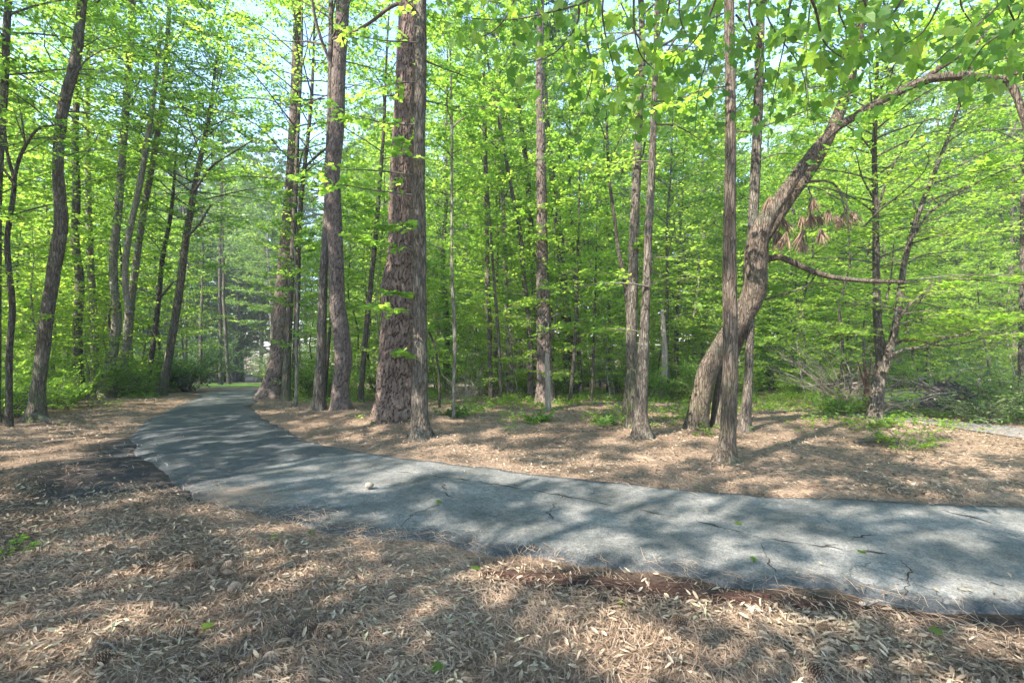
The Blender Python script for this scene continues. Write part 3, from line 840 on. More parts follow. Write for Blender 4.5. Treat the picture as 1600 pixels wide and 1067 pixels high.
def needle_crown(rng, wood, leaves, S, z0, z1, n, Lmax, tufts=26):
    O, D, L, r = crown_limbs(rng, S, z0, z1, n, Lmax, up=0.25)
    D = nrm(D)
    t = np.linspace(0, 1, 6)
    P = O[:, None] + D[:, None] * (L[:, None] * t)[..., None] + UP * (0.12 * L[:, None] * t ** 2)[..., None]
    v, q, tr = tubes(P, r[:, None] * (1 - 0.8 * t), 5, cap=False); wood.add(v, q, tr)
    m = n * tufts
    tt = np.sqrt(rng.uniform(0.15, 1, (n, tufts)))
    C = O[:, None] + D[:, None] * (L[:, None] * tt)[..., None] + UP * (0.12 * L[:, None] * tt ** 2)[..., None] + rng.normal(0, 0.28, (n, tufts, 3)) * (0.3 + 0.25 * L[:, None, None])
    C = C.reshape(m, 3)
    k = 16
    dirs = nrm(rng.normal(0, 1, (m, k, 3)) + UP * 0.5)
    pos = np.repeat(C[:, None], k, 1) + dirs * 0.03
    nor = nrm(rng.normal(0, 1, (m, k, 3)))
    place_leaves(leaves, 'narrow', pos.reshape(-1, 3), dirs.reshape(-1, 3), nor.reshape(-1, 3), rng.uniform(0.16, 0.26, m * k), np.clip(rng.normal(0.5, 0.25, m * k), 0, 1))

TREES = {}

def make_tree(key, name, label, pts, bark, top=14.0, d=None, d1=None, sides=14, step=0.2, style='rib', amp=0.010,
              foliage=(), leafmat='maple', seed=None, flare=0.35, group=None, extra=(), knots=(), pine=None, cat='tree', fine_to=9.0):
    seed = seed if seed is not None else (sum(ord(c) * (i + 3) for i, c in enumerate(key)) % 9973)
    rng = rng_of(seed)
    if d is None:
        d = float(ray_ground(pts[0][0], pts[0][1])[1])
    path = px_path(pts, d, d1, top, seed=seed)
    root = empty(name, (path[1][0], path[1][1], float(h_base(path[1][0], path[1][1]))))
    org = np.array(root.location)
    mb, S = trunk_mesh(path, style, sides, step, seed=seed, flare=flare, amp=amp, knots=knots, fine_to=fine_to)
    tr = mb.build('trunk', M[bark], root, smooth=(style != 'plate'), origin=org)
    # further stems or big limbs given in pixels: (part name, pts, d0, d1)
    stems = [S]
    for (pname, epts, e0, e1) in extra:
        n = len(epts)
        rows = []
        for i, (px, py, w) in enumerate(epts):
            dd = e0 + (e1 - e0) * i / max(1, n - 1)
            p = at(px, py, dd); rows.append([*p, 0.5 * w * dd / F / math.sqrt(1 + ((px - 800) / F) ** 2)])
        emb, ES = trunk_mesh(np.array(rows), 'rib', 10, 0.15, seed=seed + n, flare=0.0, amp=amp * 0.7)
        emb.build(pname, M[bark], root, smooth=True, origin=org)
        stems.append(ES)
    wood = MB(); lf = MB()
    for f in foliage:
        f = dict(f)
        if d > 11.5 and f.get('kind', 'lobed') == 'lobed':
            f['kind'] = 'kite'; f['per'] = int(f.get('per', 12) * 1.7)
        St = stems[f.pop('stem', 0)]
        if 'at' in f:      # limbs aimed by hand: list of (origin z, azimuth, length, up)
            a = f.pop('at')
            O = np.stack([path_at(St, z)[0] for z, az, L, u in a]); D = np.array([[math.cos(az), math.sin(az), u] for z, az, L, u in a])
            L = np.array([x[2] for x in a], float); r = 0.006 + 0.008 * L
        else:
            zc = 2.6 + 0.74 * d
            if f['z1'] > zc + 1 and f['z0'] < zc:      # unseen crown above the frame top thinned so sun reaches the understory
                z0_, z1_, n_ = f['z0'], f['z1'], f['n']
                f2 = dict(f); f2.pop('z0'); f2.pop('z1'); f2.pop('n'); f2.pop('L')
                for kk in ('up', 'bias', 'low'): f2.pop(kk, None)
                O, D, L, r = crown_limbs(rng, St, zc, z1_, max(3, int(0.28 * n_ * (z1_ - zc) / (z1_ - z0_))), f['L'], up=0.4)
                spray(rng, wood, lf, O, D, L, r, **f2)
                f['z1'] = zc; f['n'] = max(4, int(2.3 * n_ * (zc - z0_) / (z1_ - z0_)))
            O, D, L, r = crown_limbs(rng, St, f.pop('z0'), f.pop('z1'), f.pop('n'), f.pop('L'), up=f.pop('up', 0.25), bias=f.pop('bias', None), low=f.pop('low', 0.7))
        spray(rng, wood, lf, O, D, L, r, **f)
    if pine:
        needle_crown(rng, wood, lf, S, *pine)
    if wood.n: tag(wood.build('branches', M['twig'], root, origin=org), kind='stuff')
    if lf.n: tag(lf.build('crown', M['needle' if pine else leafmat], root, origin=org), kind='stuff')
    tag(root, label, cat, group)
    TREES[key] = (root, S, d)
    return root, S, d

# ------------------------------------------------------------------ the trees one can tell apart
def HI(z0=8.0, z1=17.0, n=22, L=3.2, leaf=0.125, twigs=10, per=15, **k):
    leaf = leaf * 0.85
    return dict(z0=z0, z1=z1, n=n, L=L, leaf=leaf, twigs=twigs, per=per, kind='lobed', flat=0.7, lvs=0.28, **k)
def LOW(z0, z1, n, L, leaf=0.095, twigs=8, per=14, **k):
    k.setdefault('flat', 0.6)
    return dict(z0=z0, z1=z1, n=n, L=L, leaf=leaf, twigs=twigs, per=per, kind='lobed', **k)

# --- left of the road
make_tree('L0', 'hardwood_tree', 'grey trunk cut by the left picture edge, leafy, behind the thin crooked tree',
          [(-6, 662, 17), (-4, 500, 15), (-2, 300, 14), (8, 130, 14), (14, 0, 13)], 'oak_bark', 15, foliage=[HI(7, 15, 18, 2.8), LOW(3.0, 7, 14, 2.2, leaf=0.10)])
make_tree('L1', 'crooked_tree', 'thin crooked tree at far left whose stem forks into bare dark branches',
          [(15, 668, 14), (15, 560, 12), (20, 480, 12), (14, 420, 11), (12, 370, 10), (21, 310, 9), (24, 272, 8)], 'dark_bark', None, flare=0.15,
          extra=[('limb', [(23, 280, 7), (30, 250, 7), (42, 226, 6), (58, 203, 5), (78, 197, 4), (96, 198, 2)], 8.9, 8.7),
                 ('limb', [(23, 280, 7), (12, 240, 6), (8, 205, 5), (4, 170, 3)], 8.9, 9.2),
                 ('limb', [(24, 290, 6), (2, 262, 5), (-20, 268, 4)], 8.9, 8.8),
                 ('limb', [(40, 228, 4), (35, 190, 3), (28, 150, 2)], 8.8, 9.0)],
          foliage=[dict(stem=1, z0=5.0, z1=5.5, n=7, L=1.1, leaf=0.09, twigs=6, per=8), dict(stem=2, z0=5.0, z1=5.8, n=6, L=1.2, leaf=0.09, twigs=6, per=8),
                   LOW(2.0, 4.2, 7, 0.9, per=7)])
make_tree('L2', 'hardwood_tree', 'sturdy grey-barked tree with swept base and mossy root, second trunk from left edge',
          [(54, 660, 38), (60, 615, 27), (66, 560, 25), (72, 510, 24), (85, 420, 24), (96, 350, 24), (91, 260, 20), (99, 170, 20), (117, 100, 19), (130, 0, 16)], 'moss_bark', 18, extra=[('root', [(58, 648, 16), (74, 656, 11), (88, 661, 7), (104, 664, 3)], 9.5, 9.35)],
          sides=24, step=0.07, amp=0.014, flare=0.4, foliage=[HI(8.5, 18, 26, 3.6), LOW(5.2, 8.5, 12, 2.4)], knots=[(3.9, 4.0, 0.35, 0.03)])
make_tree('L3', 'hardwood_tree', 'dark gently bowed trunk just left of the pale straight trunk, roadside left row',
          [(124, 622, 24), (124, 590, 18), (121, 520, 17), (125, 440, 16), (118, 380, 15), (120, 300, 14), (118, 200, 12), (125, 80, 10)], 'moss_bark', 18,
          foliage=[HI(6.5, 17, 26, 3.4), LOW(3.5, 6.5, 9, 2.2)])
make_tree('L3b', 'hardwood_tree', 'pale straight trunk between the dark bowed trunk and the mossy pair on the left',
          [(147, 617, 17), (148, 520, 14), (141, 400, 13), (138, 280, 11), (137, 120, 10), (138, 60, 9)], 'smooth_bark', 18, foliage=[HI(6, 17, 24, 3.2), LOW(3.0, 6, 8, 2.0)])
make_tree('L3c', 'hardwood_tree', 'slim trunk in the undergrowth close left of the dark bowed trunk',
          [(104, 611, 9), (107, 500, 8), (104, 400, 7), (106, 280, 6)], 'oak_bark', 12, foliage=[HI(4, 12, 22, 2.4, leaf=0.11), LOW(1.6, 4, 8, 1.8)])
make_tree('L4', 'hardwood_tree', 'tall grey trunk bending right then left, front of the mossy pair by the road',
          [(164, 621, 26), (173, 570, 19), (183, 500, 17), (179, 450, 15), (178, 400, 15), (185, 330, 14), (195, 200, 13), (203, 90, 12), (206, 0, 10)], 'smooth_bark', 19,
          sides=16, foliage=[HI(8, 18, 26, 3.4), LOW(5.2, 8, 9, 2.2)])
make_tree('L5', 'forked_tree', 'pale mottled tree forking into two leaning stems above head height, left roadside',
          [(183, 618, 22), (190, 575, 17), (199, 535, 16), (203, 485, 15), (212, 420, 12), (225, 330, 11), (240, 250, 10), (255, 150, 9), (262, 60, 8)], 'smooth_bark', 18, sides=16,
          extra=[('stem', [(203, 490, 12), (196, 440, 11), (200, 380, 11), (212, 320, 10), (224, 260, 10), (241, 150, 8), (252, 40, 6)], 15.0, 15.6)],
          foliage=[HI(8, 18, 22, 3.2), dict(stem=1, z0=7, z1=11, n=12, L=2.6, leaf=0.12, per=10)])
make_tree('L6', 'hardwood_tree', 'slim dark tree between the forked tree and the olive leaning tree',
          [(228, 616, 12), (235, 570, 10), (245, 500, 9), (255, 400, 8), (265, 350, 7), (272, 290, 5)], 'dark_bark', 10,
          extra=[('limb', [(247, 468, 5), (262, 452, 4), (272, 440, 3)], 15.4, 15.2)], foliage=[HI(4.2, 11, 30, 3.0, leaf=0.11), LOW(3, 4.2, 4, 1.5)])
make_tree('L7', 'leaning_tree', 'olive-barked tree leaning right over the road, last of the left row',
          [(252, 618, 18), (262, 570, 14), (272, 510, 14), (283, 440, 13), (290, 380, 12), (300, 320, 11), (311, 260, 9), (326, 190, 7)], 'moss_bark', 14, sides=16,
          extra=[('limb', [(303, 300, 5), (330, 262, 4), (362, 240, 3), (395, 220, 2)], 15.2, 14.6), ('limb', [(292, 370, 5), (312, 350, 4), (330, 320, 3)], 15.2, 15.6)],
          foliage=[HI(5.6, 13, 46, 4.0, leaf=0.12), dict(stem=1, z0=6.5, z1=8, n=6, L=1.5, leaf=0.11), LOW(4.0, 6.2, 6, 1.8)])

# --- between road bend and the big pines
make_tree('M1', 'pine_tree', 'thick dark pine with wide plated foot at the bend of the road',
          [(427, 622, 46), (431, 595, 36), (437, 560, 31), (442, 480, 28), (448, 400, 25), (455, 300, 20), (460, 200, 17), (463, 90, 13)], 'pine_bark', 24, sides=56, step=0.045, style='plate',
          amp=0.010, pine=(13, 24, 26, 3.2), fine_to=12.0)
make_tree('M1b', 'hardwood_tree', 'slim grey-olive trunk hugging the right side of the dark pine at the bend',
          [(447, 627, 17), (449, 560, 13), (453, 480, 11), (457, 400, 10), (462, 300, 8), (466, 200, 6)], 'moss_bark', 15, foliage=[HI(6, 14, 34, 3.6, leaf=0.12), LOW(2.2, 6, 9, 1.2, per=8)])
make_tree('M2', 'hardwood_tree', 'thin dark trunk close behind the slim grey-olive one at the road bend',
          [(457, 622, 9), (462, 540, 9), (465, 450, 9), (467, 380, 8), (472, 300, 7), (485, 180, 6)], 'dark_bark', 14,
          extra=[('limb', [(478, 260, 4), (500, 240, 4), (520, 225, 3)], 13.5, 13.3)], foliage=[HI(5.5, 14, 34, 3.6, leaf=0.12), LOW(3, 5.5, 7, 1.6)])
make_tree('M2b', 'sapling', 'pale thin sapling rising from needles right of the dark pine at the bend',
          [(462, 636, 6), (464, 590, 6), (463, 530, 5), (465, 480, 4), (463, 430, 3)], 'smooth_bark', 5.5, flare=0.1, foliage=[LOW(1.0, 5.4, 16, 0.9, leaf=0.085, per=9)])
make_tree('M3', 'hardwood_tree', 'straight grey trunk just left of the wavy plated pine',
          [(498, 641, 22), (502, 560, 17), (504, 480, 15), (507, 400, 13), (511, 330, 11), (515, 200, 10), (517, 60, 8)], 'oak_bark', 18, sides=20, step=0.1, foliage=[HI(8, 18, 22, 3.0)])
make_tree('M3b', 'sapling', 'dark slender stem slanting up between the straight grey trunk and the wavy pine',
          [(507, 628, 6), (512, 560, 6), (516, 510, 5), (520, 450, 4)], 'dark_bark', 7, flare=0.1, foliage=[LOW(2.2, 7, 16, 1.3, per=9)])
make_tree('M4', 'pine_tree', 'wavy pine trunk with large scaly bark plates, left of the biggest pine',
          [(533, 640, 30), (532, 605, 25), (537, 562, 26), (533, 515, 25), (527, 470, 24), (525, 400, 23), (520, 300, 25), (519, 265, 25), (527, 200, 22), (530, 100, 21), (536, 0, 20)], 'pine_bark', 25,
          sides=64, step=0.035, style='plate', amp=0.009, pine=(15, 25, 26, 3.2), flare=0.25, fine_to=9.5,
          extra=[('limb', [(519, 105, 5), (505, 70, 5), (494, 35, 5), (488, 0, 4), (484, -40, 3)], 10.9, 10.3)])
make_tree('M5', 'hardwood_tree', 'thin dark trunk leaning right between the wavy pine and the biggest pine',
          [(563, 632, 11), (566, 590, 9), (572, 520, 9), (580, 440, 8), (588, 360, 8), (593, 290, 7), (600, 200, 5)], 'dark_bark', 13, foliage=[HI(5.2, 13, 22, 2.6, leaf=0.11), LOW(3.5, 5.2, 5, 1.8)])
make_tree('M6', 'pine_tree', 'biggest pine, broad flared trunk with chunky reddish bark plates and a scar',
          [(621, 652, 74), (620, 625, 62), (619, 590, 55), (620, 555, 52), (623, 500, 50), (623, 440, 47), (627, 400, 40), (628, 300, 38), (633, 200, 36), (638, 100, 36), (643, 0, 34)], 'red_pine_bark', 27,
          sides=120, step=0.026, style='plate', amp=0.018, pine=(16, 27, 30, 3.8), flare=0.10, fine_to=9.0,
          extra=[('limb', [(640, 0, 7), (610, 12, 6), (580, 35, 5), (550, 52, 4), (520, 62, 3)], 9.4, 11.0)],
          knots=[(2.75, 4.0, 0.45, 0.07), (2.5, 4.4, 0.3, 0.04)])
make_tree('M7', 'hardwood_tree', 'straight brown trunk standing in front of the biggest pine on its right',
          [(657, 686, 38), (656, 655, 28), (656, 620, 25), (657, 560, 23), (656, 450, 21), (656, 380, 20), (655, 280, 19), (656, 200, 18), (658, 100, 18), (658, 0, 17)], 'oak_bark', 17,
          sides=28, step=0.06, amp=0.012, flare=0.3,
          foliage=[HI(8.5, 17, 22, 3.2), dict(at=[(4.35, 3.0, 1.9, 0.05), (4.0, 3.5, 1.6, 0.0), (5.2, 3.3, 1.3, 0.0), (5.9, 2.8, 1.2, 0.0), (3.15, 3.5, 1.0, 0.05), (2.05, 3.6, 0.8, 0.1), (2.35, 3.2, 0.5, 0.1), (3.4, 3.9, 0.7, 0.0),
                                                   (1.35, 3.9, 0.45, 0.15), (4.6, 4.4, 0.7, 0.0), (6.5, 3.4, 1.2, 0.0), (7.0, 4.2, 1.0, 0.0), (5.6, 0.3, 1.4, 0.0), (6.3, 0.8, 1.6, 0.0), (7.3, 0.2, 1.6, 0.05)],
                                               leaf=0.095, kind='maple', twigs=8, per=9, lv0=0.42, droop=0.12, spread=0.42, flat=0.5)])
make_tree('M8', 'sapling', 'very slender tall sapling alone right of the brown trunk',
          [(709, 656, 6), (709, 600, 5), (711, 540, 6), (707, 440, 5), (706, 380, 4), (706, 200, 4), (705, 130, 3)], 'smooth_bark', 9.5, flare=0.1,
          extra=[('limb', [(707, 200, 3), (720, 188, 2.5), (745, 175, 2), (768, 165, 1.2)], 9.2, 9.0)], foliage=[LOW(4.0, 9.3, 20, 1.5, leaf=0.10), LOW(2.2, 4, 4, 0.8, per=7)])
make_tree('M8b', 'sapling', 'dark bowed sapling stem close right of the brown trunk, with small leaves',
          [(687, 640, 4), (686, 585, 4), (680, 545, 3.4), (670, 515, 2.6)], 'dark_bark', None, flare=0.1, foliage=[LOW(1.0, 1.9, 9, 0.7, leaf=0.08, per=7)])

# --- middle of the wood
make_tree('C1', 'hardwood_tree', 'thin straight trunk left of the pale grey one in the open middle wood',
          [(767, 622, 8), (765, 520, 8), (762, 440, 8), (760, 330, 6), (758, 250, 6)], 'oak_bark', 15, foliage=[HI(5.5, 15, 24, 2.8, leaf=0.12), LOW(2.4, 5.5, 12, 1.7)])
make_tree('C1b', 'sapling', 'thin sapling standing directly left of the pale grey trunk in mid wood',
          [(783, 628, 5), (780, 540, 5), (773, 450, 4.5), (768, 380, 4)], 'oak_bark', 8.5, flare=0.1, foliage=[LOW(1.8, 8.5, 26, 1.5, leaf=0.10, per=10)])
make_tree('C2', 'hardwood_tree', 'pale blue-grey trunk leaning slightly left in the middle wood',
          [(797, 619, 13), (795, 540, 10), (792, 480, 9), (789, 400, 8), (786, 320, 7), (783, 220, 6)], 'smooth_bark', 16, foliage=[HI(6, 16, 24, 2.9), LOW(3.5, 6, 8, 1.8)])
make_tree('C3', 'hardwood_tree', 'brown thin trunk that bends to the left, beside the plated middle pine',
          [(828, 626, 10), (829, 560, 9), (826, 500, 8), (818, 430, 8), (812, 360, 7), (800, 300, 6), (785, 220, 5)], 'oak_bark', 13, foliage=[HI(5.5, 13, 22, 2.6, leaf=0.115), LOW(2.6, 5.5, 9, 1.6)])
make_tree('C5', 'pine_tree', 'dark pine stem half hidden behind the plated middle pine',
          [(841, 616, 18), (839, 480, 14), (832, 400, 11), (826, 300, 9), (820, 240, 8)], 'dark_bark', 22, pine=(12, 22, 22, 2.8, 20))
make_tree('C6', 'pine_tree', 'plated brown pine in the middle of the wood behind the short pale snag',
          [(853, 630, 29), (851, 590, 23), (850, 520, 21), (848, 440, 19), (847, 380, 17), (846, 280, 15), (845, 200, 13), (843, 120, 11)], 'pine_bark', 22, sides=40, step=0.05, style='plate', amp=0.012,
          pine=(13, 22, 22, 2.8, 20), fine_to=10.0)
make_tree('C6b', 'dead_snag', 'short pale broken-topped snag in front of the plated middle pine',
          [(856, 641, 10), (856, 600, 8), (855, 575, 8), (855, 552, 6)], 'dead_wood', None, flare=0.2, cat='snag')
make_tree('C7', 'pine_tree', 'purplish pine trunk leaning left, right of the plated middle pine',
          [(892, 614, 24), (889, 560, 16), (884, 490, 15), (877, 400, 13), (868, 320, 11), (862, 270, 9)], 'pine_bark', 21, sides=32, step=0.08, style='plate', amp=0.010, pine=(12, 21, 20, 2.8, 18))
make_tree('C7b', 'hardwood_tree', 'slim trunk standing immediately right behind the purplish leaning pine',
          [(907, 615, 8), (904, 540, 7), (898, 440, 6), (893, 340, 5)], 'oak_bark', 13, foliage=[HI(5, 13, 22, 2.6, leaf=0.12), LOW(2.6, 5, 6, 1.6)])
make_tree('C8', 'sapling', 'dark slender sapling crossing the foot of the purplish leaning pine',
          [(890, 631, 6), (895, 580, 6), (900, 500, 5), (903, 400, 4), (905, 330, 3)], 'dark_bark', 8, flare=0.1, foliage=[LOW(1.6, 8, 26, 1.5, leaf=0.10, per=10)])
make_tree('C9', 'sapling', 'dark whip-thin sapling alone between the leaning pine and the twin trunks',
          [(924, 629, 5), (927, 560, 4), (929, 480, 4), (931, 420, 3)], 'dark_bark', 6.5, flare=0.1, foliage=[LOW(1.0, 6.4, 22, 1.5, leaf=0.095, per=10, lv0=0.6)])

# --- right of centre
make_tree('R0', 'hardwood_tree', 'thin stem curving left behind the mossy dark trunk of the twin pair',
          [(976, 650, 10), (980, 595, 9), (984, 540, 8), (978, 450, 8), (966, 390, 6), (960, 340, 5), (952, 280, 5), (948, 200, 4)], 'dark_bark', 9, flare=0.2, foliage=[HI(4.5, 9, 16, 2.0, leaf=0.105)])
make_tree('R1', 'hardwood_tree', 'dark moss-footed trunk, left one of the twin trunks right of centre',
          [(990, 668, 24), (987, 600, 19), (987, 500, 18), (990, 400, 16), (994, 280, 14), (1000, 150, 12), (1003, 60, 10)], 'moss_bark', 17, sides=22, step=0.08, amp=0.014,
          foliage=[HI(7, 17, 22, 3.2), LOW(2.2, 3.2, 3, 1.5, lv0=0.65)])
make_tree('R2', 'hardwood_tree', 'brown trunk, right and nearer one of the twin trunks right of centre',
          [(1003, 684, 30), (1002, 650, 21), (1003, 600, 19), (1006, 540, 17), (1010, 450, 14), (1014, 350, 13), (1020, 220, 11), (1024, 100, 9)], 'oak_bark', 15, sides=24, step=0.07, amp=0.012,
          foliage=[HI(5.6, 15, 24, 2.8), dict(at=[(2.5, 3.3, 1.5, 0.05), (1.75, 2.6, 0.9, 0.1), (3.0, 0.2, 1.0, 0.0), (4.6, 3.0, 1.2, 0.0), (5.2, 0.4, 1.5, 0.0), (4.9, 1.9, 1.3, 0.0)], leaf=0.105, kind='lobed', per=10, lv0=0.65)])
make_tree('RS', 'dead_snag', 'whitish broken snag standing in a sunny gap behind the twin trunks',
          [(1033, 623, 10), (1038, 575, 11), (1037, 530, 9), (1034, 484, 6)], 'dead_wood', None, flare=0.1, cat='snag')
make_tree('RT', 'hardwood_tree', 'thin pale tree forking in the sunny gap left of the bent tree',
          [(1088, 608, 7), (1085, 540, 6), (1082, 480, 6), (1076, 440, 4), (1066, 380, 4)], 'smooth_bark', 14, flare=0.15,
          extra=[('limb', [(1083, 500, 4), (1090, 450, 4), (1092, 400, 3)], 17.5, 17.8)], foliage=[HI(7, 14, 18, 2.5)])
make_tree('R3', 'hardwood_tree', 'straight grey-brown trunk nearest the road, standing before the bent tree',
          [(1133, 722, 36), (1136, 690, 28), (1139, 640, 26), (1141, 560, 25), (1140, 450, 23), (1140, 350, 21), (1141, 250, 18), (1141, 150, 17), (1139, 0, 16)], 'bent_bark', 14, sides=28, step=0.05, amp=0.009, flare=0.35,
          foliage=[HI(6.4, 14, 20, 2.8), dict(at=[(5.0, 2.6, 0.8, 0.1), (5.4, 3.4, 1.0, 0.0), (5.9, 0.4, 1.2, 0.0)], leaf=0.11, kind='maple', twigs=6, per=7)])
make_tree('R4', 'hardwood_tree', 'upright grey trunk rising directly behind the bent tree',
          [(1163, 674, 20), (1168, 610, 15), (1171, 540, 14), (1173, 450, 16), (1177, 330, 17), (1183, 200, 16), (1187, 50, 15)], 'oak_bark', 17, sides=20, step=0.1, foliage=[HI(7.5, 17, 22, 3.2), LOW(4.6, 7.5, 8, 1.8)])
b5 = make_tree('R5', 'bent_tree', 'strongly bent tree sweeping up to the right into one long arching limb',
          [(1088, 668, 38), (1094, 630, 33), (1106, 580, 33), (1131, 535, 33), (1158, 496, 36), (1178, 456, 39), (1180, 412, 38), (1186, 368, 35), (1207, 328, 27), (1240, 280, 21), (1272, 235, 18), (1302, 204, 16),
           (1345, 176, 15), (1390, 151, 15), (1440, 128, 16), (1490, 119, 18), (1545, 123, 16), (1580, 126, 13)], 'bent_bark', None, d1=7.4, sides=36, step=0.05, amp=0.012, flare=0.15,
          extra=[('stem', [(1124, 672, 34), (1126, 640, 30), (1130, 600, 26), (1140, 560, 24), (1158, 515, 24), (1172, 480, 22)], 8.9, 8.75),
                 ('stem', [(1186, 385, 22), (1228, 318, 23), (1266, 264, 24), (1296, 210, 22), (1320, 150, 20), (1338, 80, 17), (1348, 0, 17), (1358, -120, 12), (1366, -300, 6)], 8.6, 9.4),
                 ('limb', [(1190, 410, 13), (1203, 404, 12), (1220, 402, 11), (1242, 412, 11), (1290, 431, 10), (1340, 438, 9), (1380, 440, 8), (1411, 441, 7)], 8.4, 8.1),
                 ('limb', [(1575, 126, 17), (1588, 150, 15), (1602, 196, 13), (1618, 260, 10)], 7.4, 7.2),
                 ('limb', [(1570, 126, 14), (1592, 112, 12), (1625, 95, 9)], 7.4, 7.1),
                 ('limb', [(1440, 128, 13), (1465, 108, 12), (1492, 92, 9), (1530, 65, 7), (1545, 40, 4)], 7.7, 7.5),
                 ('limb', [(1258, 285, 6), (1290, 283, 4), (1310, 295, 3.4), (1320, 330, 2.6), (1325, 345, 1.6)], 8.4, 8.2),
                 ('limb', [(1195, 468, 4), (1230, 458, 3.4), (1262, 446, 3), (1280, 420, 2)], 8.5, 8.3)],
          foliage=[dict(stem=2, z0=6.2, z1=11, n=18, L=2.4, leaf=0.115, per=10), dict(stem=0, z0=5.2, z1=6.2, n=8, L=1.3, leaf=0.11, per=8, up=0.35),
                   dict(stem=6, z0=6.2, z1=6.9, n=5, L=1.4, leaf=0.11, per=8)])
b6 = make_tree('R6', 'maple_tree', 'forked maple with long level leafy boughs reaching to the right edge',
          [(1366, 658, 28), (1369, 625, 24), (1374, 590, 24), (1379, 562, 24), (1371, 510, 15), (1369, 430, 13), (1368, 350, 11), (1366, 250, 9), (1367, 190, 8), (1370, 100, 6)], 'oak_bark', 12.5, sides=22, step=0.08, amp=0.010,
          extra=[('stem', [(1380, 580, 16), (1387, 555, 16), (1396, 525, 14), (1405, 470, 12), (1414, 405, 10), (1438, 325, 9), (1460, 270, 8), (1490, 190, 6), (1520, 90, 4)], 9.6, 9.2),
                 ('limb', [(1386, 560, 7), (1410, 546, 6), (1440, 543, 6), (1475, 530, 5), (1520, 518, 4), (1556, 500, 2)], 9.5, 8.8),
                 ('limb', [(1390, 545, 6), (1404, 500, 5), (1430, 468, 5), (1470, 440, 4), (1530, 438, 3), (1600, 446, 2)], 9.5, 8.6),
                 ('limb', [(1372, 520, 5), (1352, 522, 4), (1330, 520, 4), (1305, 524, 3), (1280, 530, 2)], 9.5, 9.2),
                 ('limb', [(1384, 548, 5), (1420, 530, 5), (1470, 540, 4), (1540, 528, 3), (1600, 500, 2)], 9.5, 9.9),
                 ('limb', [(1372, 500, 4), (1384, 470, 4), (1392, 430, 3), (1396, 380, 2)], 9.6, 9.4),
                 ('limb', [(1420, 380, 6), (1450, 335, 5), (1500, 300, 4), (1560, 270, 3), (1610, 255, 2)], 9.3, 8.6),
                 ('limb', [(1370, 330, 5), (1390, 270, 4), (1420, 220, 3), (1450, 180, 2)], 9.6, 9.2)],
          foliage=[LOW(3.0, 12.5, 34, 2.6, leaf=0.10, per=13, lv0=0.6, flat=0.28), LOW(2.2, 8, 26, 2.6, leaf=0.10, per=13, lv0=0.62, flat=0.25, stem=1, bias=(0.1, 0.6), up=0.1),
                   dict(stem=2, z0=1.62, z1=1.95, n=12, L=1.2, leaf=0.095, per=11, lv0=0.6, flat=0.25, up=0.1), dict(stem=3, z0=1.7, z1=2.75, n=14, L=1.4, leaf=0.095, per=11, lv0=0.6, flat=0.25, up=0.05),
                   dict(stem=4, z0=1.72, z1=1.74, n=6, L=1.0, leaf=0.09, per=9, lv0=0.55, flat=0.25, up=0.05), dict(stem=5, z0=1.6, z1=2.0, n=12, L=1.5, leaf=0.095, per=11, lv0=0.6, flat=0.25, up=0.05),
                   dict(stem=7, z0=3.6, z1=4.8, n=10, L=1.6, leaf=0.10, per=11, lv0=0.6, flat=0.25, up=0.05)])
make_tree('R6b', 'cedar_snag', 'shaggy reddish dead cedar stem just behind the foot of the forked maple',
          [(1350, 646, 12), (1353, 620, 9), (1354, 598, 7), (1351, 575, 3), (1348, 560, 1.5)], 'red_wood', None, flare=0.3, cat='snag',
          extra=[('limb', [(1353, 605, 4), (1359, 580, 3), (1360, 560, 1.5)], 10.4, 10.6), ('limb', [(1352, 606, 3), (1344, 580, 2.5), (1340, 565, 1.5)], 10.4, 10.2)])
make_tree('R7', 'hardwood_tree', 'grey trunk cut by the right picture edge beyond the lane',
          [(1599, 633, 17), (1597, 570, 15), (1598, 480, 14), (1600, 300, 12)], 'oak_bark', 16, foliage=[HI(5, 16, 24, 3.0)])
for k, (px, w, lab, d_, tp) in enumerate([(291, 5, 'far dark trunk beyond the road bend, nearest the olive leaning tree', 36, 20), (313, 6, 'far trunk beyond the lawn, middle of the row past the road bend', 38, 21),
                                    (345, 6, 'far brown trunk straight above the visible end of the road', 37, 22), (358, 6, 'far trunk leaning slightly, rightmost beyond the end of the road', 40, 20)]):
    make_tree('F%d' % k, 'distant_tree', lab, [(px, 600, w + 1.5), (px + (0, 1, 0, -3)[k], 560, w), (px + (0, 1, 0, -6)[k], 500, w)], 'oak_bark', tp, d=d_, sides=10, step=0.6, leafmat='pale',
              foliage=[dict(z0=7, z1=tp, n=22, L=4.0, leaf=0.26, twigs=8, per=8, kind='kite', flat=0.5)])

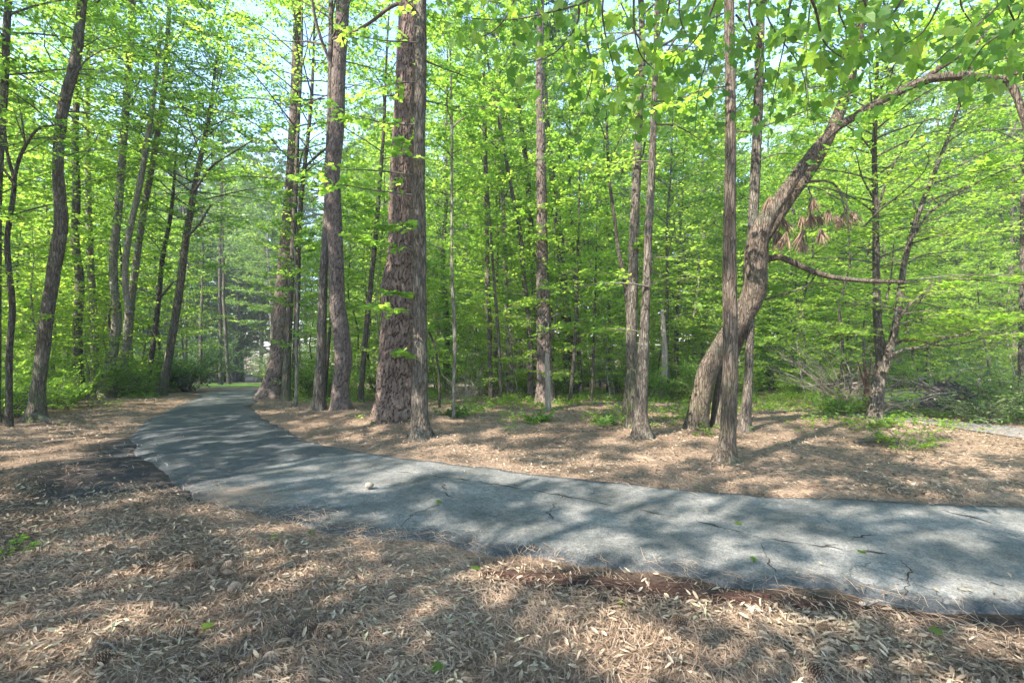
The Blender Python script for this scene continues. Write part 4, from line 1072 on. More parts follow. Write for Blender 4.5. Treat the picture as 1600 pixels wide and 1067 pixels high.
# ------------------------------------------------------------------ surrounding wood that reads as one mass
def wood_proto(name, seed, H, r, z0, n, L, leaf, twigs, per, leafmat, bark, shape='kite', up=0.2, low=0.7, flat=0.8, lv0=0.5, lean=0.3, clump=0.55):
    rng = rng_of(seed)
    k = 7
    zz = np.linspace(0, H, k)
    P = np.stack([np.cumsum(rng.normal(0, lean * 0.4, k)), np.cumsum(rng.normal(0, lean * 0.4, k)), zz, r * (1 - 0.9 * zz / H)], 1)
    P[0, :2] = 0; P[0, 2] = -0.3
    mb, S = trunk_mesh(P, 'rib', 8, 0.8, seed=seed, flare=0.3)
    wood = MB(); lf = MB()
    O, D, LL, rr = crown_limbs(rng, S, z0, H, n, L, up=up, low=low)
    spray(rng, wood, lf, O, D, LL, rr, twigs=twigs, per=per, leaf=leaf, kind=shape, flat=flat, lv0=lv0, lvs=0.30, spread=clump)
    out = MB()
    for s, mi in ((mb, 0), (wood, 0), (lf, 1)):
        off = out.n
        for v, a in zip(s.v, s.a): out.v.append(v); out.a.append(a); out.n += len(v)
        for q in s.q: out.q.append(q + off); out.qm.append(np.full(len(q), mi))
        for t in s.t: out.t.append(t + off); out.tm.append(np.full(len(t), mi))
    ob = bpy.data.objects.new(name, out.mesh(name, [M[bark], M[leafmat]], True))
    return ob

def bush_proto(name, seed, H, R, n, leaf, leafmat, per=9, twigs=6, shape='kite'):
    rng = rng_of(seed)
    wood = MB(); lf = MB()
    az = rng.uniform(0, 6.28, n); u = rng.uniform(0.5, 2.2, n)
    D = np.stack([np.cos(az), np.sin(az), u], 1); O = np.stack([rng.normal(0, R * 0.12, n), rng.normal(0, R * 0.12, n), rng.uniform(-0.05, H * 0.35, n)], 1)
    L = H * rng.uniform(0.45, 1.0, n)
    spray(rng, wood, lf, O, D, L, 0.004 + 0.006 * L, twigs=twigs, per=per, leaf=leaf, kind=shape, flat=0.5, droop=0.3, lvs=0.28, spread=0.5)
    out = MB()
    for s, mi in ((wood, 0), (lf, 1)):
        off = out.n
        for v, a in zip(s.v, s.a): out.v.append(v); out.a.append(a); out.n += len(v)
        for q in s.q: out.q.append(q + off); out.qm.append(np.full(len(q), mi))
        for t in s.t: out.t.append(t + off); out.tm.append(np.full(len(t), mi))
    return bpy.data.objects.new(name, out.mesh(name, [M['twig'], M[leafmat]], False))

PROTO = [
    wood_proto('tall_a', 11, 21, 0.20, 4.5, 60, 4.4, 0.14, 14, 26, 'maple', 'oak_bark', lv0=0.55),
    wood_proto('tall_b', 12, 19, 0.17, 5.5, 56, 4.0, 0.14, 14, 26, 'oak', 'smooth_bark', lv0=0.75),
    wood_proto('mid_a', 13, 11, 0.07, 2.0, 44, 2.8, 0.12, 11, 12, 'maple', 'oak_bark', lv0=0.6, up=0.12),
    wood_proto('mid_b', 14, 9, 0.055, 1.4, 40, 2.5, 0.115, 11, 12, 'maple', 'dark_bark', lv0=0.7, up=0.08),
    wood_proto('sap_a', 15, 5.5, 0.03, 0.6, 28, 1.7, 0.10, 9, 10, 'maple', 'smooth_bark', lv0=0.62, up=0.1),
    bush_proto('bush_a', 16, 1.8, 0.9, 34, 0.085, 'maple', per=11, twigs=8),
    wood_proto('tall_c', 17, 23, 0.2, 2.5, 80, 4.8, 0.19, 14, 26, 'pale', 'oak_bark', lv0=0.5),
    bush_proto('bush_b', 18, 3.0, 1.5, 40, 0.12, 'pale', per=11, twigs=9),
    wood_proto('tall_shade', 19, 18, 0.2, 6.5, 34, 4.6, 0.17, 6, 42, 'oak', 'oak_bark', lv0=0.6, clump=0.26),  # crown clumped to cast patchy shade; stands only out of view
]
rw = rng_of(77)
PTS = []   # x, y, proto, scale, rot
def far_from_road(x, y, m):
    return road_dist(np.array([x]), np.array([y]))[0] > m
def scatter(n, xr, yr, protos, sc, road_m=2.0, sep=1.0, ok=lambda x, y: True):
    c = 0; tries = 0
    while c < n and tries < n * 30:
        tries += 1
        y = rw.uniform(*yr)
        x = rw.uniform(*xr)
        if yr[0] > 5 and abs(x) > 1.15 * y + 5: continue
        if not ok(x, y) or not far_from_road(x, y, road_m): continue
        if any((x - p[0]) ** 2 + (y - p[1]) ** 2 < sep ** 2 for p in PTS): continue
        PTS.append((x, y, protos[rw.integers(len(protos))], rw.uniform(*sc), rw.uniform(0, 6.28))); c += 1
def notgap(x, y):
    """keep the view along the road, the lawns and the lane on the right open"""
    px = 800 + x / y * F
    if 285 < px < 425 and y < 42: return False
    if lawn_mask(np.array([x]), np.array([y]))[0] > 0.3: return False
    if px > 1380 and y < 20: return False
    return True
def tallok(x, y):
    px = 800 + x / y * F
    if px < 285 and 18 < y < 46 and rw.random() < 0.7: return False
    return notgap(x, y)
scatter(14, (-45, 45), (22, 32), [0, 1, 0], (0.8, 1.0), 2.5, 3.4, tallok)
scatter(100, (-75, 75), (32, 70), [0, 1, 0, 6], (1.1, 1.4), 3, 2.6, tallok)
scatter(70, (-110, 110), (60, 95), [6, 6, 1], (1.3, 1.6), 3, 3.0)
scatter(36, (-26, 30), (16, 28), [2, 3, 2], (0.75, 1.15), 2.0, 1.6, notgap)
scatter(40, (-50, 55), (28, 50), [2, 3, 2], (0.9, 1.3), 2.5, 1.6, notgap)
scatter(110, (-24, 26), (13.5, 26), [4, 4, 4, 3], (0.6, 1.2), 1.6, 0.8, notgap)
scatter(46, (-40, 40), (24, 44), [4, 5, 5], (0.9, 1.6), 1.6, 0.8, notgap)
scatter(90, (-18, 22), (14, 24), [5], (0.35, 0.9), 1.2, 0.6, notgap)
scatter(130, (-75, 75), (40, 66), [7, 7, 7, 4], (0.9, 1.7), 2.5, 1.0, lambda x, y: True)
scatter(34, (-26, -7.5), (9.5, 20), [5, 4, 5], (0.4, 1.0), 2.2, 0.6)
scatter(10, (-24, -11), (8, 18), [2, 3, 0], (0.8, 1.1), 2.5, 1.6)
scatter(4, (11, 24), (6, 18), [2, 2, 1], (0.8, 1.1), 2.5, 2.0, lambda x, y: lawn_mask(np.array([x]), np.array([y]))[0] < 0.2 and x / y > 1.2)
scatter(16, (-45, 45), (30, 40), [0, 1, 0], (1.25, 1.45), 2.5, 3.5, tallok)
scatter(8, (2, 34), (24, 34), [0, 1, 0], (0.85, 1.05), 2.5, 3.0, notgap)
scatter(4, (-44, -28), (62, 72), [6], (1.2, 1.4), 2.5, 3.0)
# behind and beside the camera: the wood goes on unseen, trees added and shaped to throw the dappled shade
for x_, y_, k_, s_c in [(-8.2, -3.0, 8, 0.95), (-5.0, -4.0, 8, 0.85), (-11.8, -1.0, 8, 1.0), (-2.2, -4.2, 8, 0.8), (-15, 1.5, 8, 0.95), (-9.0, -9.0, 8, 0.85), (-15.5, -5.0, 8, 0.85),
                        (-7.2, -0.8, 2, 0.8), (-5.6, -2.2, 3, 0.85), (-9.5, 1.2, 3, 0.9)]:
    PTS.append((x_, y_, k_, s_c, rw.uniform(0, 6.28)))
scatter(5, (-16, -8.0), (-3, 8), [8, 8, 2], (0.8, 1.0), 1.5, 3.2, lambda x, y: abs(x) > 1.15 * y + 1.0)
scatter(5, (7, 18), (-10, 6), [0, 1, 2], (0.8, 1.0), 1.5, 3.0, lambda x, y: abs(x) > 1.15 * y + 1.0)

pts = np.array(PTS)
me = bpy.data.meshes.new('surrounding_woods')
zz = h_base(pts[:, 0], pts[:, 1])
me.from_pydata(np.stack([pts[:, 0], pts[:, 1], zz], 1).tolist(), [], [])
for nm, vals, ty in (('kindi', pts[:, 2].astype(np.int32), 'INT'), ('scl', pts[:, 3], 'FLOAT'), ('rotz', pts[:, 4], 'FLOAT')):
    a = me.attributes.new(nm, ty, 'POINT'); a.data.foreach_set('value', vals.astype(np.int32 if ty == 'INT' else np.float32))
woods = bpy.data.objects.new('surrounding_woods', me); COL.objects.link(woods)
ng = bpy.data.node_groups.new('scatter_woods', 'GeometryNodeTree')
ng.interface.new_socket('Geometry', in_out='INPUT', socket_type='NodeSocketGeometry')
ng.interface.new_socket('Geometry', in_out='OUTPUT', socket_type='NodeSocketGeometry')
gn = ng.nodes; gl = ng.links
gin = gn.new('NodeGroupInput'); gout = gn.new('NodeGroupOutput')
jn = gn.new('GeometryNodeJoinGeometry')
def named(nm, ty):
    a = gn.new('GeometryNodeInputNamedAttribute'); a.data_type = ty; a.inputs['Name'].default_value = nm; return a.outputs[0]
ai = named('kindi', 'INT'); as_ = named('scl', 'FLOAT'); ar = named('rotz', 'FLOAT')
cx = gn.new('ShaderNodeCombineXYZ'); gl.new(ar, cx.inputs[2])
for i, ob in enumerate(PROTO):
    oi = gn.new('GeometryNodeObjectInfo'); oi.inputs['Object'].default_value = ob; oi.inputs['As Instance'].default_value = False
    cmp_ = gn.new('FunctionNodeCompare'); cmp_.data_type = 'INT'; cmp_.operation = 'EQUAL'
    ins = [s for s in cmp_.inputs if s.type == 'INT']
    gl.new(ai, ins[0]); ins[1].default_value = i
    ip = gn.new('GeometryNodeInstanceOnPoints')
    gl.new(gin.outputs[0], ip.inputs['Points']); gl.new(cmp_.outputs[0], ip.inputs['Selection']); gl.new(oi.outputs['Geometry'], ip.inputs['Instance'])
    gl.new(cx.outputs[0], ip.inputs['Rotation']); gl.new(as_, ip.inputs['Scale'])
    gl.new(ip.outputs[0], jn.inputs[0])
gl.new(jn.outputs[0], gout.inputs[0])
md = woods.modifiers.new('scatter', 'NODES'); md.node_group = ng
tag(woods, 'mass of leafy green woodland filling the background between the trunks', 'woodland', kind='stuff')  # holds the added shade trees behind the camera too

# ------------------------------------------------------------------ lane beyond the right-hand maple
LA = np.array([ray_ground(*p)[:2] for p in [(1290, 649), (1380, 658), (1450, 666), (1530, 676), (1620, 690), (1720, 708)]])
LB = np.array([ray_ground(*p)[:2] for p in [(1290, 643), (1380, 649), (1450, 655), (1530, 663), (1620, 673), (1720, 688)]])
la = catmull(LA, 80); lb = catmull(LB, 80); u5 = np.linspace(0, 1, 6)
LX = la[:, None, 0] * (1 - u5) + lb[:, None, 0] * u5; LY = la[:, None, 1] * (1 - u5) + lb[:, None, 1] * u5
li = np.arange(480).reshape(80, 6)
lane_m = attr_material('gravel', [(0, (0.15, 0.14, 0.13)), (1, (0.21, 0.19, 0.18))], 0.95, noise=0.5, nscale=18)
lane = MB().add(np.stack([LX, LY, h_ground(LX, LY) + 0.02], -1), np.stack([li[:-1, :-1], li[:-1, 1:], li[1:, 1:], li[1:, :-1]], -1).reshape(-1, 4), a=0.5).build('lane', lane_m, smooth=True)
tag(lane, kind='structure')

# ------------------------------------------------------------------ litter on the ground (nobody could count it)
rl = rng_of(4242)
def scatter_ground(n, xr, yr, dens):
    x = rl.uniform(*xr, n); y = rl.uniform(*yr, n)
    k = np.abs(x) < 1.12 * y + 0.8
    x = x[k]; y = y[k]
    rd = road_dist(x, y)
    k = rl.random(len(x)) < dens(x, y, rd)
    x, y, rd = x[k], y[k], rd[k]
    z = h_ground(x, y, rd)
    z = np.where(rd < 0, h_base(x, y) + 0.03, z)
    return x, y, z, rd

def litter(name, n, xr, yr, dens, size, kind, lvf, tilt=0.45, lift=0.025, mat='litter'):
    x, y, z, rd = scatter_ground(n, xr, yr, dens)
    m = len(x)
    az = rl.uniform(0, 6.28, m)
    tip = np.stack([np.cos(az), np.sin(az), rl.normal(0, 0.25, m)], 1)
    nor = nrm(np.array([0, 0, 1.0]) + rl.normal(0, tilt, (m, 3)))
    mb = MB()
    place_leaves(mb, kind, np.stack([x, y, z + rl.uniform(0.0, lift, m)], 1), tip, nor, rl.uniform(*size, m), lvf(x, y, m))
    return mb.build(name, M[mat])

def edge_fade(rd, a=0.12, b=0.4):
    return sstep(-a, b, rd)
patch = lambda x, y: sstep(0.25, 0.75, 0.65 * vnoise(x * 0.9 + 3, y * 0.9) + 0.35 * vnoise(x * 3.1, y * 3.1))
near_d = lambda x, y, rd: edge_fade(rd, 0.02, 0.5) * (0.38 + 0.62 * patch(x, y)) * (1 - 0.8 * soil_mask(x, y)) * (1 - 0.8 * crumb_mask(x, y)) * np.clip(4.0 / np.maximum(y, 2), 0.25, 1)
lvn = lambda x, y, m: np.clip(0.47 + 0.45 * (vnoise(x * 2, y * 2) - 0.5) + rl.normal(0, 0.25, m), 0, 0.97)
lvf_ = lambda x, y, m: np.clip(0.36 + 0.35 * (vnoise(x * 1.2, y * 1.2) - 0.5) - 0.11 * sstep(0.5, 3.0, x) + rl.normal(0, 0.25, m), 0, 1)
o1 = litter('leaf_litter', 170000, (-6.5, 6), (1.7, 6.2), lambda x, y, rd: near_d(x, y, rd) * (y < 5.5), (0.014, 0.066), 'litter', lvn, 0.6, 0.03)
tag(o1, 'tan curled dead leaves carpeting the ground this side of the road', 'leaf litter', kind='stuff')
o2 = litter('leaf_litter', 240000, (-16, 15), (4.5, 16), lambda x, y, rd: edge_fade(rd, 0.2, 0.4) * (0.3 + 0.7 * patch(x, y)) * (y > 4.5) * (1 - 0.8 * soil_mask(x, y)) * (1 - 0.75 * crumb_mask(x, y)) * np.clip(1.15 - y / 20, 0.25, 1) * (0.55 + 0.45 * (x > 0)),
            (0.02, 0.07), 'curl', lvf_, 0.75, 0.03)
tag(o2, 'brown dead leaves scattered over the forest floor beyond the road', 'leaf litter', kind='stuff')

def straw(name, n, xr, yr, dens, length, w, lvf, lift=0.035):
    x, y, z, rd = scatter_ground(n, xr, yr, dens)
    m = len(x)
    ang = 3.0 * vnoise(x * 1.7, y * 1.7) + rl.normal(0, 0.9, m)
    L = rl.uniform(*length, m)
    d = np.stack([np.cos(ang), np.sin(ang)], 1); p = np.stack([-d[:, 1], d[:, 0]], 1)
    bend = rl.normal(0, 0.12, m) * L
    c = np.stack([x, y], 1)
    A = c - d * L[:, None] / 2; C = c + d * L[:, None] / 2; B = c + p * bend[:, None]
    lf = rl.uniform(0.002, lift, (m, 3)); lf[:, 1] += 0.006
    def hz(q): return np.interp(0, [0, 1], [0, 1]) + z     # needles are short: use the height at their middle
    V = np.zeros((m, 6, 3))
    for i, (q, l_) in enumerate(((A, lf[:, 0]), (B, lf[:, 1]), (C, lf[:, 2]))):
        wv = w * (1.0 if i == 1 else 0.55)
        V[:, 2 * i, :2] = q + p * wv; V[:, 2 * i + 1, :2] = q - p * wv
        V[:, 2 * i, 2] = z + l_; V[:, 2 * i + 1, 2] = z + l_ + wv * 0.6
    b0 = (np.arange(m) * 6)[:, None]
    Q = np.concatenate([b0 + np.array([[0, 1, 3, 2]]), b0 + np.array([[2, 3, 5, 4]])])
    return MB().add(V.reshape(-1, 3), Q, a=np.repeat(lvf(x, y, m), 6)).build(name, M['straw'])

lvs_ = lambda x, y, m: np.clip(0.5 + 0.3 * (vnoise(x * 1.5 + 9, y * 1.5) - 0.5) + rl.normal(0, 0.25, m), 0, 1)
o3 = straw('pine_straw', 135000, (-6.5, 6), (1.6, 6.2), lambda x, y, rd: sstep(0, 1, (rd + 0.25 + 0.55 * (x < -1.2) * vnoise(x * 2, y * 2)) / (0.6 + 0.55 * (x < -1.2))) * (0.35 + 0.65 * (1 - patch(x, y))) * (1 - 0.45 * soil_mask(x, y)) * (1 - 0.72 * crumb_mask(x, y)) * (y < 5.6), (0.08, 0.2), 0.0013, lvs_)
tag(o3, 'dry brown pine needles strewn over the near ground and road edge', 'pine straw', kind='stuff')
o4 = straw('pine_straw', 100000, (-11, 9), (4.6, 13.5), lambda x, y, rd: edge_fade(rd, 0.35, 0.25) * (y > 4.6) * np.where(x < 2.6, 1.0, 0.4) * (1 - 0.72 * crumb_mask(x, y)) * (0.4 + 0.6 * (1 - patch(x, y))), (0.1, 0.22), 0.002, lvs_)
tag(o4, 'reddish pine needles heaped round the pines beyond the road', 'pine straw', kind='stuff')

# crumbs and specks lying on the asphalt
o5 = litter('road_debris', 16000, (-6, 6), (2.2, 12), lambda x, y, rd: (rd < -0.05) * 0.16 + (rd < 0) * (rd > -0.3) * 0.5, (0.012, 0.045), 'curl', lambda x, y, m: rl.uniform(0.0, 0.55, m), 0.3, 0.012)
tag(o5, 'bits of dead leaf and bark sprinkled on the asphalt', 'debris', kind='stuff')

# low green seedlings and creepers on the forest floor
def cover(name, n, xr, yr, dens, label):
    x, y, z, rd = scatter_ground(n, xr, yr, dens)
    m = len(x); k = 7
    az = rl.uniform(0, 6.28, (m, k))
    hgt = rl.uniform(0.03, 0.22, (m, 1)) * np.ones((1, k)) * rl.uniform(0.4, 1, (m, k))
    pos = np.stack([np.repeat(x[:, None], k, 1) + rl.normal(0, 0.05, (m, k)), np.repeat(y[:, None], k, 1) + rl.normal(0, 0.05, (m, k)), z[:, None] + hgt], -1)
    tip = np.stack([np.cos(az), np.sin(az), rl.normal(0.1, 0.3, (m, k))], -1)
    nor = nrm(UP + rl.normal(0, 0.4, (m, k, 3)))
    mb = MB()
    place_leaves(mb, 'kite', pos.reshape(-1, 3), tip.reshape(-1, 3), nor.reshape(-1, 3), rl.uniform(0.03, 0.08, m * k), np.clip(rl.normal(0.5, 0.3, m * k), 0, 1))
    st = np.stack([np.stack([x, y, z - 0.02], 1), np.stack([x, y, z + hgt[:, 0]], 1)], 1)
    v, q, t = tubes(st, np.full((m, 2), 0.003), 3, cap=False); mb.add(v, q, a=0.4)
    ob = mb.build(name, M['maple'])
    return tag(ob, label, 'ground cover', kind='stuff')
clump = lambda x, y: sstep(0.42, 0.7, vnoise(x * 1.1 + 5, y * 1.1 + 2)) 
cover('ground_cover', 42000, (-16, 16), (7.5, 22), lambda x, y, rd: (rd > 1.0) * clump(x, y) * sstep(8.2, 10.5, y) * np.where(x < -3, sstep(11.5, 14, y), 1.0) * 0.6,
      'small green seedlings and creepers dotted over the forest floor beyond the road')

# ------------------------------------------------------------------ shrubs
def shrub(name, label, px, py, H, n, leaf, mat, seed, spread=1.0, twigs=7, per=9, kind='kite', stems=True, d=None, up=(0.4, 1.6), wood='twig', lvs=0.25, lv0=0.5):
    p = ray_ground(px, py) if d is None else np.array([(px - 800) / F * d, d, float(h_base((px - 800) / F * d, d))])
    p[2] = float(h_ground(p[:1], p[1:2])[0])
    rng = rng_of(seed)
    root = empty(name, p)
    W = MB(); lf = MB()
    az = rng.uniform(0, 6.28, n); u = rng.uniform(*up, n)
    D = np.stack([np.cos(az) * spread, np.sin(az) * spread, u], 1)
    O = np.stack([rng.normal(0, 0.05, n), rng.normal(0, 0.05, n), np.full(n, -0.05)], 1)
    L = H * rng.uniform(0.5, 1.05, n)
    spray(rng, W, lf, O, D, L, 0.004 + 0.005 * L, twigs=twigs, per=per, leaf=leaf, kind=kind, flat=0.45, droop=0.3, lvs=lvs, lv0=lv0, spread=0.42)
    tag(W.build('stems', M[wood], root), kind='stuff')
    if leaf > 0: tag(lf.build('foliage', M[mat], root), kind='stuff')
    return tag(root, label, 'shrub')
shrub('spicebush', 'airy arching shrub in front of the forked maple, nearest shrub on the right', 1412, 700, 0.75, 12, 0.055, 'maple', 5, 1.3, per=8)
shrub('low_shrub', 'low bright green shrub at the left foot of the forked maple', 1308, 648, 0.8, 18, 0.07, 'maple', 6, 1.2)
shrub('low_shrub', 'small leafy shrub right below the trunk of the forked maple', 1372, 668, 0.45, 9, 0.055, 'maple', 7, 1.3)
shrub('seedling', 'little green seedling on bare litter at the left picture edge', 14, 862, 0.26, 6, 0.055, 'maple', 8, 0.9, twigs=3, per=5, kind='lobed')
shrub('seedling', 'small green sprout at the foot of the bent tree', 1098, 678, 0.3, 6, 0.06, 'maple', 9, 1.0, twigs=3, per=6, kind='lobed', lv0=0.9)
shrub('low_shrub', 'knee-high green plant in front of the short pale snag', 840, 660, 0.42, 10, 0.07, 'maple', 10, 1.3)
shrub('low_shrub', 'blue-green low plant on the floor left of the twin trunks', 945, 664, 0.34, 9, 0.07, 'oak', 12, 1.4)
shrub('low_shrub', 'dark leafy clump at the foot of the slender tall sapling', 700, 652, 0.4, 10, 0.065, 'oak', 13, 1.3)
shrub('evergreen_shrub', 'dense dark evergreen bush behind the olive leaning tree at the bend', 292, 612, 2.6, 46, 0.10, 'oak', 14, 0.8, twigs=9, per=12, lv0=0.35)
shrub('evergreen_shrub', 'bushy bright shrub between the slim dark tree and the forked tree', 216, 613, 2.0, 34, 0.09, 'maple', 15, 0.8, twigs=8, per=11)
shrub('cedar_shrub', 'grey-green cedar-like shrub beside the brush heap on the right', 1535, 660, 1.0, 26, 0.08, 'pale', 16, 1.2, twigs=8, per=9, kind='narrow', lv0=0.8)  # sunlight put into the leaf tone of this and the next two shrubs
shrub('pale_shrub', 'tall yellow-green sunlit shrub near the right picture edge beyond the lane', 1588, 652, 1.9, 44, 0.085, 'pale', 17, 0.9, twigs=8, per=10, lv0=0.95)
shrub('pale_shrub', 'low pale shrub beyond the lane, right of the brush heap', 1500, 650, 1.1, 24, 0.08, 'pale', 18, 1.0, twigs=8, per=9, d=15.0, lv0=0.9)
shrub('dry_thicket', 'tangle of dry tan twigs left behind the forked maple', 1318, 634, 2.3, 40, 0.045, 'dead_needle', 19, 0.8, twigs=12, per=3, kind='narrow', wood='dead_wood')
shrub('dry_thicket', 'small bundle of dry pale canes in the wood right of the tall slender sapling', 728, 628, 1.2, 22, 0.05, 'dead_needle', 20, 0.7, twigs=7, per=3, kind='narrow', wood='dead_wood')
shrub('low_shrub', 'leafy bush at the very left edge behind the crooked tree', 12, 650, 1.2, 22, 0.08, 'maple', 21, 1.0, d=10.5)
shrub('low_shrub', 'twiggy undergrowth bush between the sturdy left tree and the dark bowed trunk', 92, 640, 1.1, 22, 0.07, 'maple', 22, 1.0)

# ------------------------------------------------------------------ stump, root plate, brush heap, bark strips
p = ray_ground(1074, 624)
rs = rng_of(31)
th = np.linspace(0, 2 * np.pi, 22, endpoint=False)
rings = []
for k, (z, r) in enumerate([(-0.1, 0.36), (0.0, 0.33), (0.1, 0.27), (0.22, 0.24), (0.30, 0.22), (0.24, 0.15), (0.12, 0.08)]):
    rr = r * (1 + 0.12 * np.sin(th * 5 + 1) + rs.normal(0, 0.05, 22)); zz_ = z + (rs.uniform(-0.10, 0.12, 22) if k in (4,) else 0)
    rings.append(np.stack([rr * np.cos(th), rr * np.sin(th), np.full(22, 0) + zz_], 1))
V = np.concatenate(rings); ii = np.arange(len(V)).reshape(-1, 22); jj = np.roll(ii, -1, 1)
st = MB().add(V + p, np.stack([ii[:-1], jj[:-1], jj[1:], ii[1:]], -1).reshape(-1, 4), [(ii[-1, 0], ii[-1, k], ii[-1, k + 1]) for k in range(1, 21)]).build('rotten_stump', M['red_wood'], origin=p)
tag(st, 'small rotten red-brown stump left of the bent tree', 'stump')

p = ray_ground(1490, 652); p[1] += 1.2; p[0] *= 1.1; p[2] = float(h_base(p[0], p[1]))
U, W_ = np.meshgrid(np.linspace(0, 2 * np.pi, 36, endpoint=False), np.linspace(0, 1, 14))
rad = 0.85 * np.sqrt(W_) * (1 + 0.35 * fbm(np.cos(U) * 2, np.sin(U) * 2, W_ * 3))
hgt = 0.95 * (1 - W_ ** 1.6) * (1 + 0.5 * fbm(np.cos(U) * W_ * 4, np.sin(U) * W_ * 4)) - 0.1
V = np.stack([rad * np.cos(U) * 0.85, rad * np.sin(U) * 0.5, hgt * 0.75], -1)
ii = np.arange(14 * 36).reshape(14, 36); jj = np.roll(ii, -1, 1)
dark_earth = attr_material('dark_earth', [(0, (0.05, 0.04, 0.042)), (1, (0.10, 0.08, 0.08))], 0.95, noise=0.5, nscale=14)
rp = empty('root_plate', p)
MB().add(V, np.stack([ii[:-1], jj[:-1], jj[1:], ii[1:]], -1).reshape(-1, 4)[:, ::-1], a=0.5).build('earth', dark_earth, rp, smooth=True)
rr_ = rng_of(33)
for k in range(14):
    a0 = rr_.uniform(0, 6.28); q0 = np.array([0.5 * math.cos(a0), 0.3 * math.sin(a0), rr_.uniform(0.2, 0.8)])
    dq = nrm(np.array([math.cos(a0), 0.5 * math.sin(a0) - 0.4, rr_.uniform(-0.1, 0.8)]))
    P = np.stack([q0 + dq * t * 0.7 + rr_.normal(0, 0.05, 3) for t in np.linspace(0, 1, 5)])
    v, q, t = tubes(P[None], np.linspace(0.03, 0.006, 5)[None], 5); MB().add(v, q, t).build('root', M['dead_wood'], rp, smooth=True)
tag(rp, 'dark upturned root plate with earth in the brush on the right', 'root plate')

bp0 = ray_ground(1445, 655); bp0[1] += 0.6; bp0[2] = float(h_base(bp0[0], bp0[1]))
bp = empty('brush_heap', bp0)
rb = rng_of(35)
for k in range(58):
    a0 = rb.normal(0.15, 0.55) + (math.pi if rb.random() < 0.5 else 0)
    c = np.array([rb.normal(0.25, 0.75), rb.normal(0.2, 0.35), rb.uniform(0.05, 0.75) * (1 if rb.random() < 0.7 else 1.4)])
    L = rb.uniform(0.6, 2.0)
    dq = nrm(np.array([math.cos(a0), math.sin(a0) * 0.6, rb.normal(-0.05, 0.3)]))
    P = np.stack([c + dq * t * L + UP * (-0.12 * L * t * t) + rb.normal(0, 0.03, 3) for t in np.linspace(-0.5, 0.5, 6)])
    P[:, 2] = np.maximum(P[:, 2], 0.0)
    v, q, t = tubes(P[None], (rb.uniform(0.006, 0.022) * np.linspace(1, 0.3, 6))[None], 5)
    MB().add(v, q, t).build('branch', M['dead_wood' if rb.random() < 0.7 else 'twig'], bp, smooth=True)
tag(bp, 'heap of bare grey fallen branches beyond the forked maple', 'brush heap')

def slab(name, label, px, py, L, W, ang, seed, mat='strip_bark', cat='bark'):
    r = rng_of(seed); p = ray_ground(px, py)
    n = 14; x = np.linspace(-L / 2, L / 2, n); mb = MB()
    w1 = W * (0.35 + 0.65 * np.sin(np.linspace(0.1, 3.04, n))) * r.uniform(0.7, 1.2, n); w2 = W * (0.35 + 0.65 * np.sin(np.linspace(0.1, 3.04, n))) * r.uniform(0.7, 1.2, n)
    ca, sa = math.cos(ang), math.sin(ang); bow = r.normal(0, 0.03) * np.sin(np.linspace(0, 3.14, n))
    rows = []
    for j, (off, zt) in enumerate(((-1, 0.0), (-0.85, 0.018), (0, 0.028), (0.85, 0.018), (1, 0.0))):
        yy = np.where(off < 0, off * w1, off * w2) + bow
        gx_ = p[0] + ca * x - sa * yy; gy_ = p[1] + sa * x + ca * yy
        rows.append(np.stack([gx_, gy_, h_ground(gx_, gy_) + zt + r.uniform(0, 0.006, n)], 1))
    V = np.concatenate(rows); ii = np.arange(5 * n).reshape(5, n)
    mb.add(V, np.stack([ii[:-1, :-1], ii[:-1, 1:], ii[1:, 1:], ii[1:, :-1]], -1).reshape(-1, 4))
    return tag(mb.build(name, M[mat], origin=p), label, cat)
for a in [(850, 905, 0.85, 0.035, -0.10, 1, 'dark rotted bark strip nearest the road middle, left end of the row'), (960, 912, 1.0, 0.04, -0.12, 2, 'dark rotted bark strip along the road edge, second in the row'),
          (900, 922, 0.7, 0.03, -0.1, 3, 'short dark bark strip on the camera side of the two left ones'), (1085, 926, 0.9, 0.04, -0.12, 4, 'long dark bark strip in the middle of the row by the road'),
          (1040, 938, 0.6, 0.03, -0.1, 5, 'dark bark strip lying nearest the litter below the row by the road'), (1195, 938, 0.7, 0.035, -0.13, 6, 'dark bark strip at the right end of the row by the road')]:
    slab('bark_strip', a[6], a[0], a[1], a[2], a[3], a[4], 60 + a[5])['group'] = 'rotted bark strips by the road'

